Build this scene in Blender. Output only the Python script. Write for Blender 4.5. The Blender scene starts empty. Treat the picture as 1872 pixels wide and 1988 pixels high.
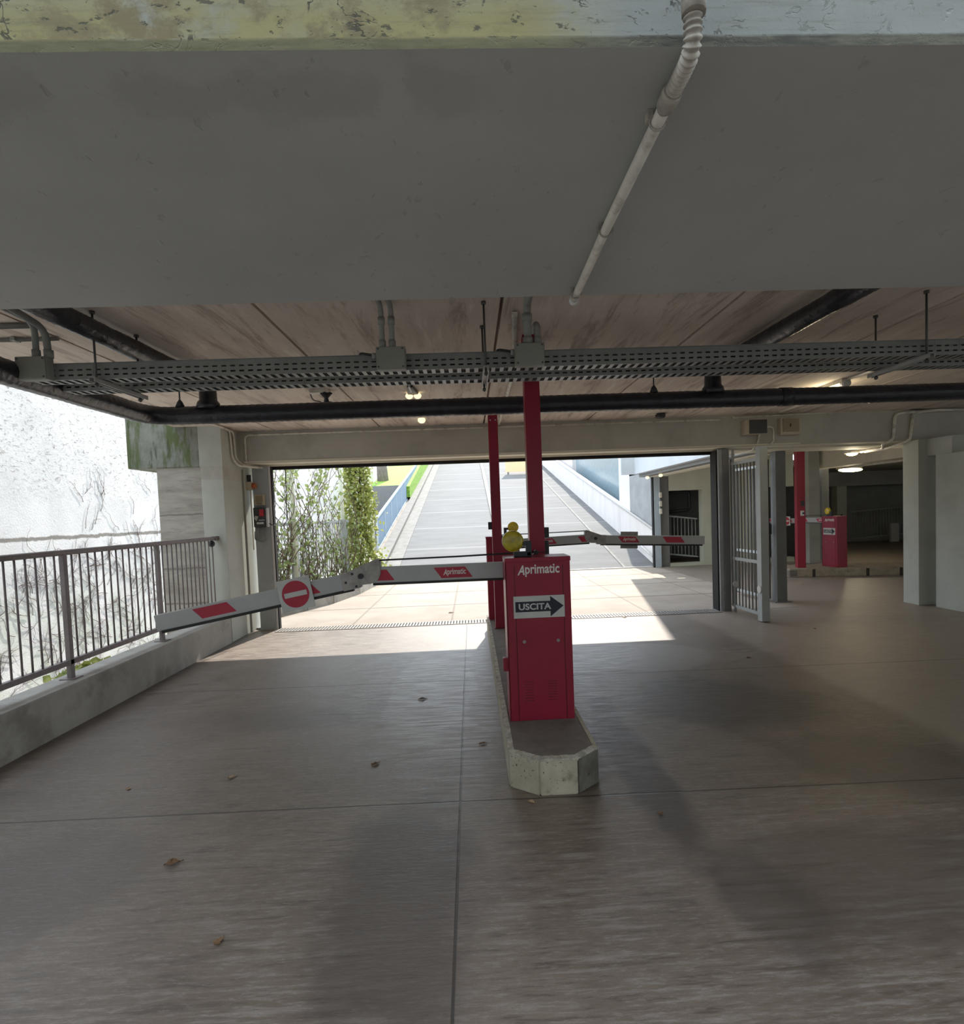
import bpy, bmesh, math, random
from mathutils import Vector, Matrix, noise as mnoise
random.seed(11)
S = bpy.context.scene
COL = S.collection
PI = math.pi
# ------------------------------------------------------------------ materials
def new_mat(name):
    m = bpy.data.materials.new(name); m.use_nodes = True
    nt = m.node_tree; nt.nodes.clear()
    out = nt.nodes.new('ShaderNodeOutputMaterial'); b = nt.nodes.new('ShaderNodeBsdfPrincipled')
    nt.links.new(b.outputs[0], out.inputs[0])
    return m, nt, b
class NB:
    """little helper that wires nodes"""
    def __init__(s, nt): s.nt = nt; s.pos = nt.nodes.new('ShaderNodeNewGeometry').outputs['Position']; s._xyz = None
    def put(s, sock, v):
        if isinstance(v, bpy.types.NodeSocket): s.nt.links.new(v, sock)
        elif isinstance(v, (tuple, list)):
            if sock.type == 'RGBA' and len(v) == 3: v = (*v, 1)
            sock.default_value = v
        else: sock.default_value = v
    def math(s, op, a, b=0.0, c=None, clamp=False):
        n = s.nt.nodes.new('ShaderNodeMath'); n.operation = op; n.use_clamp = clamp
        s.put(n.inputs[0], a); s.put(n.inputs[1], b)
        if c is not None: s.put(n.inputs[2], c)
        return n.outputs[0]
    def xyz(s):
        if s._xyz is None:
            n = s.nt.nodes.new('ShaderNodeSeparateXYZ'); s.nt.links.new(s.pos, n.inputs[0]); s._xyz = n.outputs
        return s._xyz
    def noise(s, scale=5, detail=4, rough=.55, stretch=(1, 1, 1), dist=0, off=(0, 0, 0)):
        mp = s.nt.nodes.new('ShaderNodeMapping'); s.nt.links.new(s.pos, mp.inputs[0]); mp.inputs['Scale'].default_value = stretch; mp.inputs['Location'].default_value = off
        n = s.nt.nodes.new('ShaderNodeTexNoise'); s.nt.links.new(mp.outputs[0], n.inputs['Vector'])
        n.inputs['Scale'].default_value = scale; n.inputs['Detail'].default_value = detail; n.inputs['Roughness'].default_value = rough; n.inputs['Distortion'].default_value = dist
        return n.outputs[0]
    def voronoi(s, scale=5, feature='DISTANCE_TO_EDGE', stretch=(1, 1, 1)):
        mp = s.nt.nodes.new('ShaderNodeMapping'); s.nt.links.new(s.pos, mp.inputs[0]); mp.inputs['Scale'].default_value = stretch
        n = s.nt.nodes.new('ShaderNodeTexVoronoi'); n.feature = feature; s.nt.links.new(mp.outputs[0], n.inputs['Vector']); n.inputs['Scale'].default_value = scale
        return n.outputs['Distance']
    def ramp(s, v, lo, hi, a=0.0, b=1.0):
        n = s.nt.nodes.new('ShaderNodeMapRange'); n.interpolation_type = 'SMOOTHSTEP'
        s.put(n.inputs[0], v); n.inputs[1].default_value = lo; n.inputs[2].default_value = hi; n.inputs[3].default_value = a; n.inputs[4].default_value = b
        return n.outputs[0]
    def mix(s, f, a, b, blend='MIX'):
        n = s.nt.nodes.new('ShaderNodeMix'); n.data_type = 'RGBA'; n.blend_type = blend
        s.put(n.inputs[0], f); s.put(n.inputs[6], a); s.put(n.inputs[7], b)
        return n.outputs[2]
    def bump(s, h, strength=.3, dist=.01):
        n = s.nt.nodes.new('ShaderNodeBump'); n.inputs['Strength'].default_value = strength; n.inputs['Distance'].default_value = dist
        s.nt.links.new(h, n.inputs['Height']); return n.outputs[0]
    def band(s, v, c, w):
        d = s.math('ABSOLUTE', s.math('SUBTRACT', v, c)); return s.ramp(d, w * .4, w, 1, 0)
def simple(name, col, rough=.6, metal=0., var=.12, scale=6, stretch=(1, 1, 1), bump=0., bscale=60, spec=.5, dirt=None, dirt_amt=.0, dscale=1.5):
    m, nt, b = new_mat(name); q = NB(nt)
    lo = tuple(c * (1 - var) for c in col); hi = tuple(min(1, c * (1 + var)) for c in col)
    c = q.mix(q.ramp(q.noise(scale, 5, .6, stretch), .3, .7), lo, hi)
    if dirt is not None: c = q.mix(q.math('MULTIPLY', q.ramp(q.noise(dscale, 6, .65, stretch, off=(3, 7, 1)), .48, .72), dirt_amt), c, dirt)
    q.put(b.inputs['Base Color'], c)
    b.inputs['Roughness'].default_value = rough; b.inputs['Metallic'].default_value = metal; b.inputs['Specular IOR Level'].default_value = spec
    if bump: nt.links.new(q.bump(q.noise(bscale, 3, .6, stretch), bump, .005), b.inputs['Normal'])
    return m
def emit(name, col, strength):
    m, nt, b = new_mat(name)
    b.inputs['Base Color'].default_value = (*col, 1); b.inputs['Emission Color'].default_value = (*col, 1); b.inputs['Emission Strength'].default_value = strength
    return m

def floor_mat():
    m, nt, b = new_mat('brushed_concrete'); q = NB(nt); X, Y, Z = q.xyz()
    base = q.mix(q.ramp(q.noise(.9, 5, .6), .3, .7), (.130, .099, .080), (.192, .150, .121))
    streak = q.noise(3.0, 7, .74, (1.1, 10, 1)); fine = q.noise(30, 5, .72, (.55, 2.4, 1))
    c = q.mix(q.math('MULTIPLY', q.ramp(streak, .5, .62), .6), base, (.26, .235, .215))
    c = q.mix(q.math('MULTIPLY', q.ramp(streak, .37, .48, 1, 0), .65), c, (.062, .049, .043))
    c = q.mix(q.math('MULTIPLY', q.ramp(fine, .5, .68), .42), c, (.31, .28, .26))
    c = q.mix(q.math('MULTIPLY', q.ramp(fine, .3, .46, 1, 0), .3), c, (.06, .05, .045))
    c = q.mix(q.math('MULTIPLY', q.ramp(q.noise(140, 2, .5), .56, .7), .35), c, (.09, .08, .075))
    # tyre stains and other darker patches with their own outlines
    wob = q.noise(1.6, 5, .65); wob = q.math('MULTIPLY', q.math('SUBTRACT', wob, .5), 1.5)
    for cx, cy, rx, ry, amt in ((-.36, 2.35, .36, .95, .42), (.98, 3.4, .17, 1.3, .55), (1.12, 2.2, .22, .5, .4), (2.0, 4.5, .85, .8, .5), (-2.0, 2.6, .5, .5, .25), (1.9, 2.3, .9, .5, .35), (-1.4, 4.6, 1.2, .35, .22), (2.5, 3.3, .7, .55, .35), (.62, 3.75, .22, .8, .5), (5.4, 7.3, 1.3, .35, .35)):
        dx = q.math('DIVIDE', q.math('SUBTRACT', X, cx), rx); dy = q.math('DIVIDE', q.math('SUBTRACT', Y, cy), ry)
        r = q.math('ADD', q.math('SQRT', q.math('ADD', q.math('MULTIPLY', dx, dx), q.math('MULTIPLY', dy, dy))), wob)
        c = q.mix(q.ramp(r, .55, 1.1, min(.8, amt * 1.5), 0), c, (.055, .043, .039))
    # paler strip of slab beyond the lane on the right
    c = q.mix(q.math('MULTIPLY', q.ramp(q.math('ADD', X, q.math('MULTIPLY', wob, .15)), 3.02, 3.22), .6), c, (.33, .285, .245))
    for cx, cy, rx, ry, amt in ((-.42, 5.3, .42, 1.5, .5), (1.85, 6.0, .75, .6, .4)):  # paler worn patches by the island, floor sheen painted into their colour
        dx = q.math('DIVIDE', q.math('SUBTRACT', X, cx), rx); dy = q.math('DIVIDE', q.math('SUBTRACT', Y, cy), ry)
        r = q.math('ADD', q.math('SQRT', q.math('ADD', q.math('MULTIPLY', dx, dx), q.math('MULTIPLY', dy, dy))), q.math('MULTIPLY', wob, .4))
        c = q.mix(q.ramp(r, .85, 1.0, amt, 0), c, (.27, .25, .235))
    # saw-cut joints
    j = q.band(X, -.121, .008)
    for yy in (3.1, 5.42): j = q.math('MAXIMUM', j, q.band(q.math('ADD', Y, q.math('MULTIPLY', X, .02)), yy, .009))
    c = q.mix(q.math('MULTIPLY', j, .85), c, (.03, .026, .024))
    # floor darkens along the kerb wall, with an uneven edge
    g = q.math('ADD', X, q.math('MULTIPLY', q.noise(5, 5, .7), .14)); c = q.mix(q.ramp(g, -3.2, -3.06, .7, 0), c, (.06, .05, .045))
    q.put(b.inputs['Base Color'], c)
    q.put(b.inputs['Roughness'], q.ramp(streak, .35, .65, .36, .56)); b.inputs['Specular IOR Level'].default_value = .65
    h = q.math('ADD', q.math('MULTIPLY', fine, .9), q.math('MULTIPLY', streak, .8)); h = q.math('SUBTRACT', h, q.math('MULTIPLY', j, 1.5))
    nt.links.new(q.bump(h, .36, .006), b.inputs['Normal'])
    return m
def yard_mat():
    m, nt, b = new_mat('sunny_concrete'); q = NB(nt); X, Y, Z = q.xyz()
    c = q.mix(q.ramp(q.noise(1.2, 5, .6), .3, .7), (.28, .24, .205), (.35, .305, .265))
    c = q.mix(q.math('MULTIPLY', q.ramp(q.noise(6, 5, .7, (.5, 4, 1)), .5, .75), .4), c, (.32, .26, .21))
    fy = q.math('PINGPONG', q.math('ADD', Y, .1), .85); fx = q.math('PINGPONG', q.math('ADD', X, .35), .75)
    j = q.math('MAXIMUM', q.ramp(fy, .018, .035, 1, 0), q.ramp(fx, .010, .022, .55, 0))
    c = q.mix(q.math('MULTIPLY', j, .9), c, (.11, .09, .075))
    q.put(b.inputs['Base Color'], c); b.inputs['Roughness'].default_value = .75; b.inputs['Specular IOR Level'].default_value = .2
    nt.links.new(q.bump(q.noise(25, 4, .7, (.5, 3, 1)), .2, .005), b.inputs['Normal'])
    return m
def ramp_mat():
    m, nt, b = new_mat('ramp_concrete'); q = NB(nt); X, Y, Z = q.xyz()
    c = q.mix(q.ramp(q.noise(1.5, 5, .65, (.4, 2, 1)), .3, .7), (.155, .155, .157), (.19, .19, .192))
    c = q.mix(q.math('MULTIPLY', q.ramp(q.noise(9, 4, .7, (.2, 5, 1)), .45, .7), .35), c, (.075, .075, .075))
    fy = q.math('PINGPONG', q.math('ADD', Y, -.75), 1.42)
    c = q.mix(q.math('MULTIPLY', q.ramp(fy, .05, .09, 1, 0), .6), c, (.26, .26, .26))
    q.put(b.inputs['Base Color'], c); b.inputs['Roughness'].default_value = .85; b.inputs['Specular IOR Level'].default_value = .15
    return m
def ceiling_mat():
    m, nt, b = new_mat('board_marked_slab'); q = NB(nt); X, Y, Z = q.xyz()
    c = q.mix(q.ramp(q.noise(1.4, 5, .6, (1, .5, 1)), .3, .7), (.58, .50, .435), (.74, .65, .57))
    st = q.noise(2.2, 7, .72, (3.6, .38, 1), .4)
    c = q.mix(q.math('MULTIPLY', q.ramp(st, .5, .66), .75), c, (.31, .235, .205))
    c = q.mix(q.math('MULTIPLY', q.ramp(st, .3, .46, 1, 0), .6), c, (.86, .79, .71))
    c = q.mix(q.math('MULTIPLY', q.ramp(q.noise(45, 3, .6), .6, .72), .35), c, (.35, .29, .25))
    q.put(b.inputs['Base Color'], c); b.inputs['Roughness'].default_value = .85
    nt.links.new(q.bump(q.noise(30, 4, .65, (1, .4, 1)), .25, .005), b.inputs['Normal'])
    return m
def near_beam_mat():
    """painted grey soffit; on the outer face the old white paint is flaked and green with algae"""
    m, nt, b = new_mat('weathered_beam_paint'); q = NB(nt); X, Y, Z = q.xyz()
    gray = q.mix(q.ramp(q.noise(1.3, 5, .6), .3, .7), (.385, .395, .382), (.435, .445, .43))
    pits = q.ramp(q.noise(26, 3, .55, (1, .6, 1)), .66, .73); gray = q.mix(q.math('MULTIPLY', pits, .5), gray, (.3, .3, .29))
    w2 = q.math('MULTIPLY', q.math('SUBTRACT', q.noise(7, 5, .65), .5), .25)
    # an old damp line running along the soffit near its outer edge, with two scraped gaps in it
    yl = q.math('ADD', Y, w2); dl = q.band(yl, 1.18, .085)
    gap = q.math('MAXIMUM', q.band(q.math('ADD', X, w2), -.71, .07), q.band(q.math('ADD', X, w2), -.12, .06))
    dl = q.math('MULTIPLY', dl, q.math('SUBTRACT', 1, gap)); dl = q.math('MULTIPLY', dl, q.ramp(X, .0, .12, 1, .15))
    gray = q.mix(q.math('MULTIPLY', dl, .28), gray, (.26, .26, .255))
    white = q.mix(q.ramp(q.noise(5, 5, .6), .3, .7), (.225, .24, .238), (.275, .29, .285))
    al = q.noise(4.2, 6, .68, (1, 1, 1.6), .3); left = q.ramp(X, .12, .36, 1, 0)
    a = q.math('MULTIPLY', q.math('MULTIPLY', q.ramp(al, .24, .5), left), q.ramp(q.math('ADD', Z, q.math('MULTIPLY', al, .1)), 2.56, 2.64, 1, .6))
    white = q.mix(a, white, (.265, .242, .115))
    br = q.ramp(q.noise(6.5, 6, .7, (1, 1, 1.3), .2, (5, 2, 1)), .46, .6); white = q.mix(q.math('MULTIPLY', q.math('MULTIPLY', br, q.math('MULTIPLY', left, q.band(X, -.36, .62))), .95), white, (.17, .14, .075))
    n1 = q.noise(11, 4, .6, (1, 1, 1.3), .5, (5, 1, 2)); cr = q.math('ABSOLUTE', q.math('SUBTRACT', n1, .5))
    crack = q.math('MULTIPLY', q.ramp(cr, .004, .016, 1, 0), q.ramp(q.noise(7, 4, .6, off=(1, 4, 2)), .5, .58))
    crack = q.math('MAXIMUM', crack, q.math('MULTIPLY', q.ramp(q.noise(30, 5, .62, (1, 1, 1.5), .3, (9, 3, 1)), .6, .65), .9))
    crack = q.math('MULTIPLY', crack, q.ramp(X, .38, .6, .9, .3)); white = q.mix(crack, white, (.045, .043, .03)); white = q.mix(q.math('MULTIPLY', q.ramp(q.noise(20, 5, .7, (.3, 1, 4)), .5, .7), .35), white, (.12, .115, .075))
    lip = q.ramp(q.math('ADD', Z, q.math('MULTIPLY', w2, .04)), 2.466, 2.474, 1, 0)
    lipc = q.mix(q.ramp(q.noise(14, 5, .7, (.5, 1, 3)), .35, .65), (.05, .05, .042), (.13, .125, .095)); lipc = q.mix(q.math('MULTIPLY', left, .45), lipc, (.16, .145, .05))
    white = q.mix(lip, white, lipc)
    ny = nt.nodes.new('ShaderNodeSeparateXYZ'); g = nt.nodes.new('ShaderNodeNewGeometry'); nt.links.new(g.outputs['True Normal'], ny.inputs[0])
    front = q.ramp(ny.outputs[1], -.5, -.3, 1, 0)
    q.put(b.inputs['Base Color'], q.mix(front, gray, white)); b.inputs['Roughness'].default_value = .8
    h = q.math('ADD', q.math('MULTIPLY', q.noise(50, 4, .7), .35), q.math('MULTIPLY', q.math('MULTIPLY', crack, front), -1.0)); h = q.math('ADD', h, q.math('MULTIPLY', pits, -.5))
    nt.links.new(q.bump(h, .4, .006), b.inputs['Normal'])
    return m
def mossy_mat():
    m, nt, b = new_mat('mossy_raw_concrete'); q = NB(nt); X, Y, Z = q.xyz()
    c = q.mix(q.ramp(q.noise(3, 5, .65), .3, .7), (.17, .18, .16), (.28, .29, .26))
    mo = q.noise(2.6, 6, .7, (2.4, 1, .5), .3); c = q.mix(q.math('MULTIPLY', q.ramp(mo, .46, .6), .85), c, (.085, .115, .03))
    c = q.mix(q.math('MULTIPLY', q.ramp(q.noise(5, 5, .7, (3, 1, .4), off=(2, 2, 2)), .56, .68), .7), c, (.05, .055, .04))
    q.put(b.inputs['Base Color'], c); b.inputs['Roughness'].default_value = .9
    nt.links.new(q.bump(q.noise(30, 5, .7), .4, .008), b.inputs['Normal']); return m
def raw_mat():
    m, nt, b = new_mat('board_cast_concrete'); q = NB(nt); X, Y, Z = q.xyz()
    c = q.mix(q.ramp(q.noise(3, 5, .65, (.6, 1, 2.5)), .3, .7), (.30, .285, .25), (.44, .42, .38))
    c = q.mix(q.math('MULTIPLY', q.ramp(q.noise(5, 6, .75, (.6, 1, 4), off=(4, 1, 0)), .54, .7), .6), c, (.17, .15, .13))
    for z in (1.74, 1.02, .55): c = q.mix(q.math('MULTIPLY', q.band(q.math('ADD', Z, q.math('MULTIPLY', q.noise(6), .04)), z + .02, .015), .6), c, (.13, .11, .1))
    q.put(b.inputs['Base Color'], c); b.inputs['Roughness'].default_value = .9
    nt.links.new(q.bump(q.noise(25, 5, .7, (.6, 1, 3)), .35, .006), b.inputs['Normal']); return m
def white_wall_mat():
    m, nt, b = new_mat('rough_white_render'); q = NB(nt); X, Y, Z = q.xyz()
    c = q.mix(q.ramp(q.noise(1.2, 5, .6), .3, .7), (.64, .64, .655), (.77, .77, .785))
    ru = q.noise(9, 7, .78, (1, 1.1, 1.9), .8); up = q.ramp(q.math('ADD', Z, q.math('MULTIPLY', q.noise(.8), 1.6)), 2.6, 3.4)
    c = q.mix(q.math('MULTIPLY', q.ramp(ru, .53, .63), q.math('MULTIPLY', up, .7)), c, (.16, .125, .125))
    ln = q.band(q.math('ADD', Z, q.math('MULTIPLY', q.noise(3, 4, .7), .1)), 1.52, .045); c = q.mix(q.math('MULTIPLY', ln, .85), c, (.16, .14, .12))
    c = q.mix(q.math('MULTIPLY', q.ramp(q.noise(9, 6, .8, off=(3, 3, 3)), .62, .7), .5), c, (.3, .28, .26))
    c = q.mix(q.math('MULTIPLY', q.ramp(Z, .2, 1.0, .35, 0), q.ramp(q.noise(1.5, 4), .4, .6)), c, (.45, .55, .4))
    q.put(b.inputs['Base Color'], c); b.inputs['Roughness'].default_value = .9
    nt.links.new(q.bump(q.math('ADD', q.math('MULTIPLY', ru, q.math('ADD', up, .3)), q.math('MULTIPLY', q.noise(30, 4, .7), .4)), .6, .03), b.inputs['Normal']); return m
def kerb_mat(name, a, c2):
    m, nt, b = new_mat(name); q = NB(nt)
    c = q.mix(q.ramp(q.noise(8, 5, .65), .3, .7), a, c2)
    c = q.mix(q.ramp(q.noise(55, 3, .5), .66, .7), c, (.06, .055, .05))
    c = q.mix(q.math('MULTIPLY', q.ramp(q.noise(6, 6, .75, off=(1, 2, 3)), .56, .7), .6), c, (.13, .12, .1))
    q.put(b.inputs['Base Color'], c); b.inputs['Roughness'].default_value = .85
    nt.links.new(q.bump(q.noise(60, 4, .7), .4, .005), b.inputs['Normal']); return m
def leaf_mat(name, a, b2):
    m, nt, b = new_mat(name); q = NB(nt)
    q.put(b.inputs['Base Color'], q.mix(q.ramp(q.noise(9, 3, .6), .35, .65), a, b2)); b.inputs['Roughness'].default_value = .5
    b.inputs['Transmission Weight'].default_value = 0
    tr = nt.nodes.new('ShaderNodeBsdfTranslucent'); tr.inputs[0].default_value = (*b2, 1); mx = nt.nodes.new('ShaderNodeMixShader'); mx.inputs[0].default_value = .3
    out = [n for n in nt.nodes if n.type == 'OUTPUT_MATERIAL'][0]
    nt.links.new(b.outputs[0], mx.inputs[1]); nt.links.new(tr.outputs[0], mx.inputs[2]); nt.links.new(mx.outputs[0], out.inputs[0]); return m
M = {}
M['floor'] = floor_mat(); M['yard'] = yard_mat(); M['ramp'] = ramp_mat(); M['ceiling'] = ceiling_mat(); M['nearbeam'] = near_beam_mat()
M['mossy'] = mossy_mat(); M['raw'] = raw_mat(); M['whitewall'] = white_wall_mat()
M['paint'] = simple('grey_green_wall_paint', (.47, .49, .45), .8, var=.06, scale=2, dirt=(.25, .24, .2), dirt_amt=.3, bump=.15, bscale=40)
M['beampaint'] = simple('grey_beam_paint', (.46, .45, .405), .8, var=.06, scale=2, dirt=(.22, .21, .18), dirt_amt=.35, bump=.15, bscale=40)
M['cream'] = simple('cream_paint_and_bounce', (.70, .66, .54), .7, var=.06, scale=3)
M['parapet'] = simple('parapet_concrete', (.36, .35, .325), .85, var=.1, scale=3, dirt=(.15, .135, .12), dirt_amt=.6, dscale=2.2, bump=.25, bscale=30)
M['exterior_white'] = simple('white_masonry_paint', (.72, .69, .68), .85, var=.05, scale=2, dirt=(.55, .53, .51), dirt_amt=.4, stretch=(1, 1, .4))
M['exterior_green'] = simple('pale_green_masonry', (.64, .67, .57), .85, var=.05, scale=2)
M['fascia_blue'] = simple('pale_blue_fascia', (.58, .63, .69), .7, var=.05, scale=2)
M['palegrey'] = simple('pale_grey_concrete', (.19, .185, .175), .85, var=.15, scale=4)
M['teal'] = simple('teal_glazing', (.24, .33, .38), .25, var=.12, scale=5, stretch=(1, 2, 1))
M['dark_inside'] = simple('unlit_garage_wall', (.32, .33, .34), .85, var=.1, scale=2)
M['asphalt'] = simple('island_screed', (.17, .15, .14), .85, var=.15, scale=10, bump=.3, bscale=80)
M['kerb'] = kerb_mat('kerb_stone', (.38, .35, .28), (.48, .45, .38)); M['kerb_dark'] = kerb_mat('dark_kerb_stone', (.10, .09, .08), (.19, .175, .155))
M['kerbedge'] = simple('broken_mortar', (.42, .40, .36), .9, var=.3, scale=18, bump=.5, bscale=60)
M['soil'] = simple('pale_dry_soil', (.50, .47, .44), .95, var=.3, scale=4, bump=.5, bscale=20)
M['grass'] = simple('bright_grass', (.20, .36, .04), .8, var=.4, scale=9, bump=.6, bscale=40)
M['red'] = simple('red_enamel', (.28, .017, .042), .38, var=.06, scale=3, dirt=(.2, .02, .03), dirt_amt=.4, spec=.4)
M['redseam'] = simple('dark_red_seam', (.10, .006, .012), .5, var=.05)
M['redstripe'] = simple('red_reflective_film', (.42, .02, .05), .45, var=.05)
M['silver'] = simple('satin_aluminium', (.42, .42, .43), .45, .35, var=.05, scale=5)
M['jointmetal'] = simple('worn_steel_plate', (.33, .31, .30), .5, .45, var=.2, scale=14)
M['rubber'] = simple('black_rubber', (.022, .021, .022), .6, var=.1)
M['blackmetal'] = simple('black_plastic', (.03, .032, .04), .5, var=.1)
M['white'] = simple('white_film', (.62, .62, .62), .5, var=.03)
M['signgrey'] = simple('greyed_white_film', (.55, .56, .55), .5, var=.05, dirt=(.35, .35, .34), dirt_amt=.3, dscale=6)
M['navy'] = simple('navy_film', (.010, .012, .028), .45, var=.05)
M['letter'] = simple('ivory_lettering', (.72, .68, .66), .5, var=.03)
M['yellow'] = simple('amber_lens', (.42, .33, .02), .18, var=.25, scale=25, spec=.7)
M['brightyellow'] = simple('yellow_lens', (.75, .58, .03), .2, var=.15, scale=25, spec=.7)
M['gate'] = simple('grey_gate_paint', (.20, .205, .21), .5, var=.06, scale=5)
M['gatepost'] = simple('blue_grey_post_paint', (.38, .41, .42), .5, var=.06, scale=5)
M['railsteel'] = simple('weathered_rail_paint', (.20, .17, .175), .55, var=.12, scale=12)
M['galv'] = simple('galvanised_sheet', (.27, .28, .275), .48, .35, var=.08, scale=10)
M['hanger'] = simple('dark_threaded_rod', (.10, .10, .10), .5, .4, var=.1)
M['zinc'] = simple('zinc_strut', (.42, .42, .41), .5, .4, var=.08)
M['insul'] = simple('black_pipe_lagging', (.020, .021, .030), .32, var=.3, scale=12, bump=1.0, bscale=22, spec=.55)
M['jbox'] = simple('grey_junction_box', (.27, .275, .25), .6, var=.04)
M['conduit'] = simple('grey_conduit', (.28, .29, .28), .55, var=.06)
M['pvc'] = simple('pale_pvc_conduit', (.70, .67, .60), .55, var=.08, scale=9, dirt=(.25, .22, .18), dirt_amt=.6, dscale=12)
M['dirtypvc'] = simple('grimy_flexible_hose', (.36, .33, .29), .6, var=.3, scale=14, dirt=(.10, .085, .075), dirt_amt=.8, dscale=9)
M['beige'] = simple('beige_box_plastic', (.50, .44, .34), .6, var=.06)
M['brownbox'] = simple('tan_box_cover', (.30, .25, .17), .6, var=.06)
M['darkpanel'] = simple('dark_panel_face', (.05, .05, .055), .4, var=.1)
M['stripe_black'] = simple('kerb_black_paint', (.04, .035, .03), .8, var=.2)
M['stone2'] = kerb_mat('tan_kerb_stone', (.26, .22, .17), (.36, .31, .25))
M['ivy'] = leaf_mat('ivy_leaf', (.13, .19, .045), (.46, .49, .15)); M['ivy2'] = leaf_mat('sparse_vine_leaf', (.14, .2, .07), (.30, .37, .14))
M['stem'] = simple('vine_stem', (.13, .09, .06), .9, var=.3); M['twig'] = simple('bare_creeper', (.11, .075, .065), .9, var=.3)
M['bluepanel'] = simple('blue_grey_panel', (.16, .25, .36), .5, var=.06, scale=4); M['bluelight'] = simple('pale_blue_rail', (.5, .6, .68), .5, var=.05)
M['dryleaf'] = simple('dry_brown_leaf', (.17, .095, .05), .8, var=.35, scale=30); M['drypale'] = simple('dry_tan_leaf', (.33, .23, .15), .8, var=.3, scale=30)
M['orange'] = simple('pale_orange_board', (.88, .64, .38), .7, var=.04)
M['bark'] = simple('tree_bark', (.22, .18, .17), .9, var=.3, scale=8, stretch=(3, 3, .5), bump=.6, bscale=20)
M['tube'] = emit('lit_tube', (1.0, .82, .42), 6.0); M['lens'] = emit('lit_lens', (1.0, .86, .5), 2.2); M['globe'] = emit('dim_globe', (1.0, .85, .52), .9)
M['redbutton'] = simple('red_button', (.6, .03, .05), .4, var=.03); M['amberglass'] = simple('orange_glass', (.5, .13, .03), .25, var=.1)
M['grate'] = simple('steel_grate', (.30, .28, .26), .5, .4, var=.1); M['slot'] = simple('dark_slot', (.015, .014, .014), .9, var=.05)
M['screw'] = simple('grey_screw', (.30, .27, .28), .5, .3, var=.1)
M['bluedoor'] = simple('pale_blue_door', (.40, .47, .54), .6, var=.05)
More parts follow.
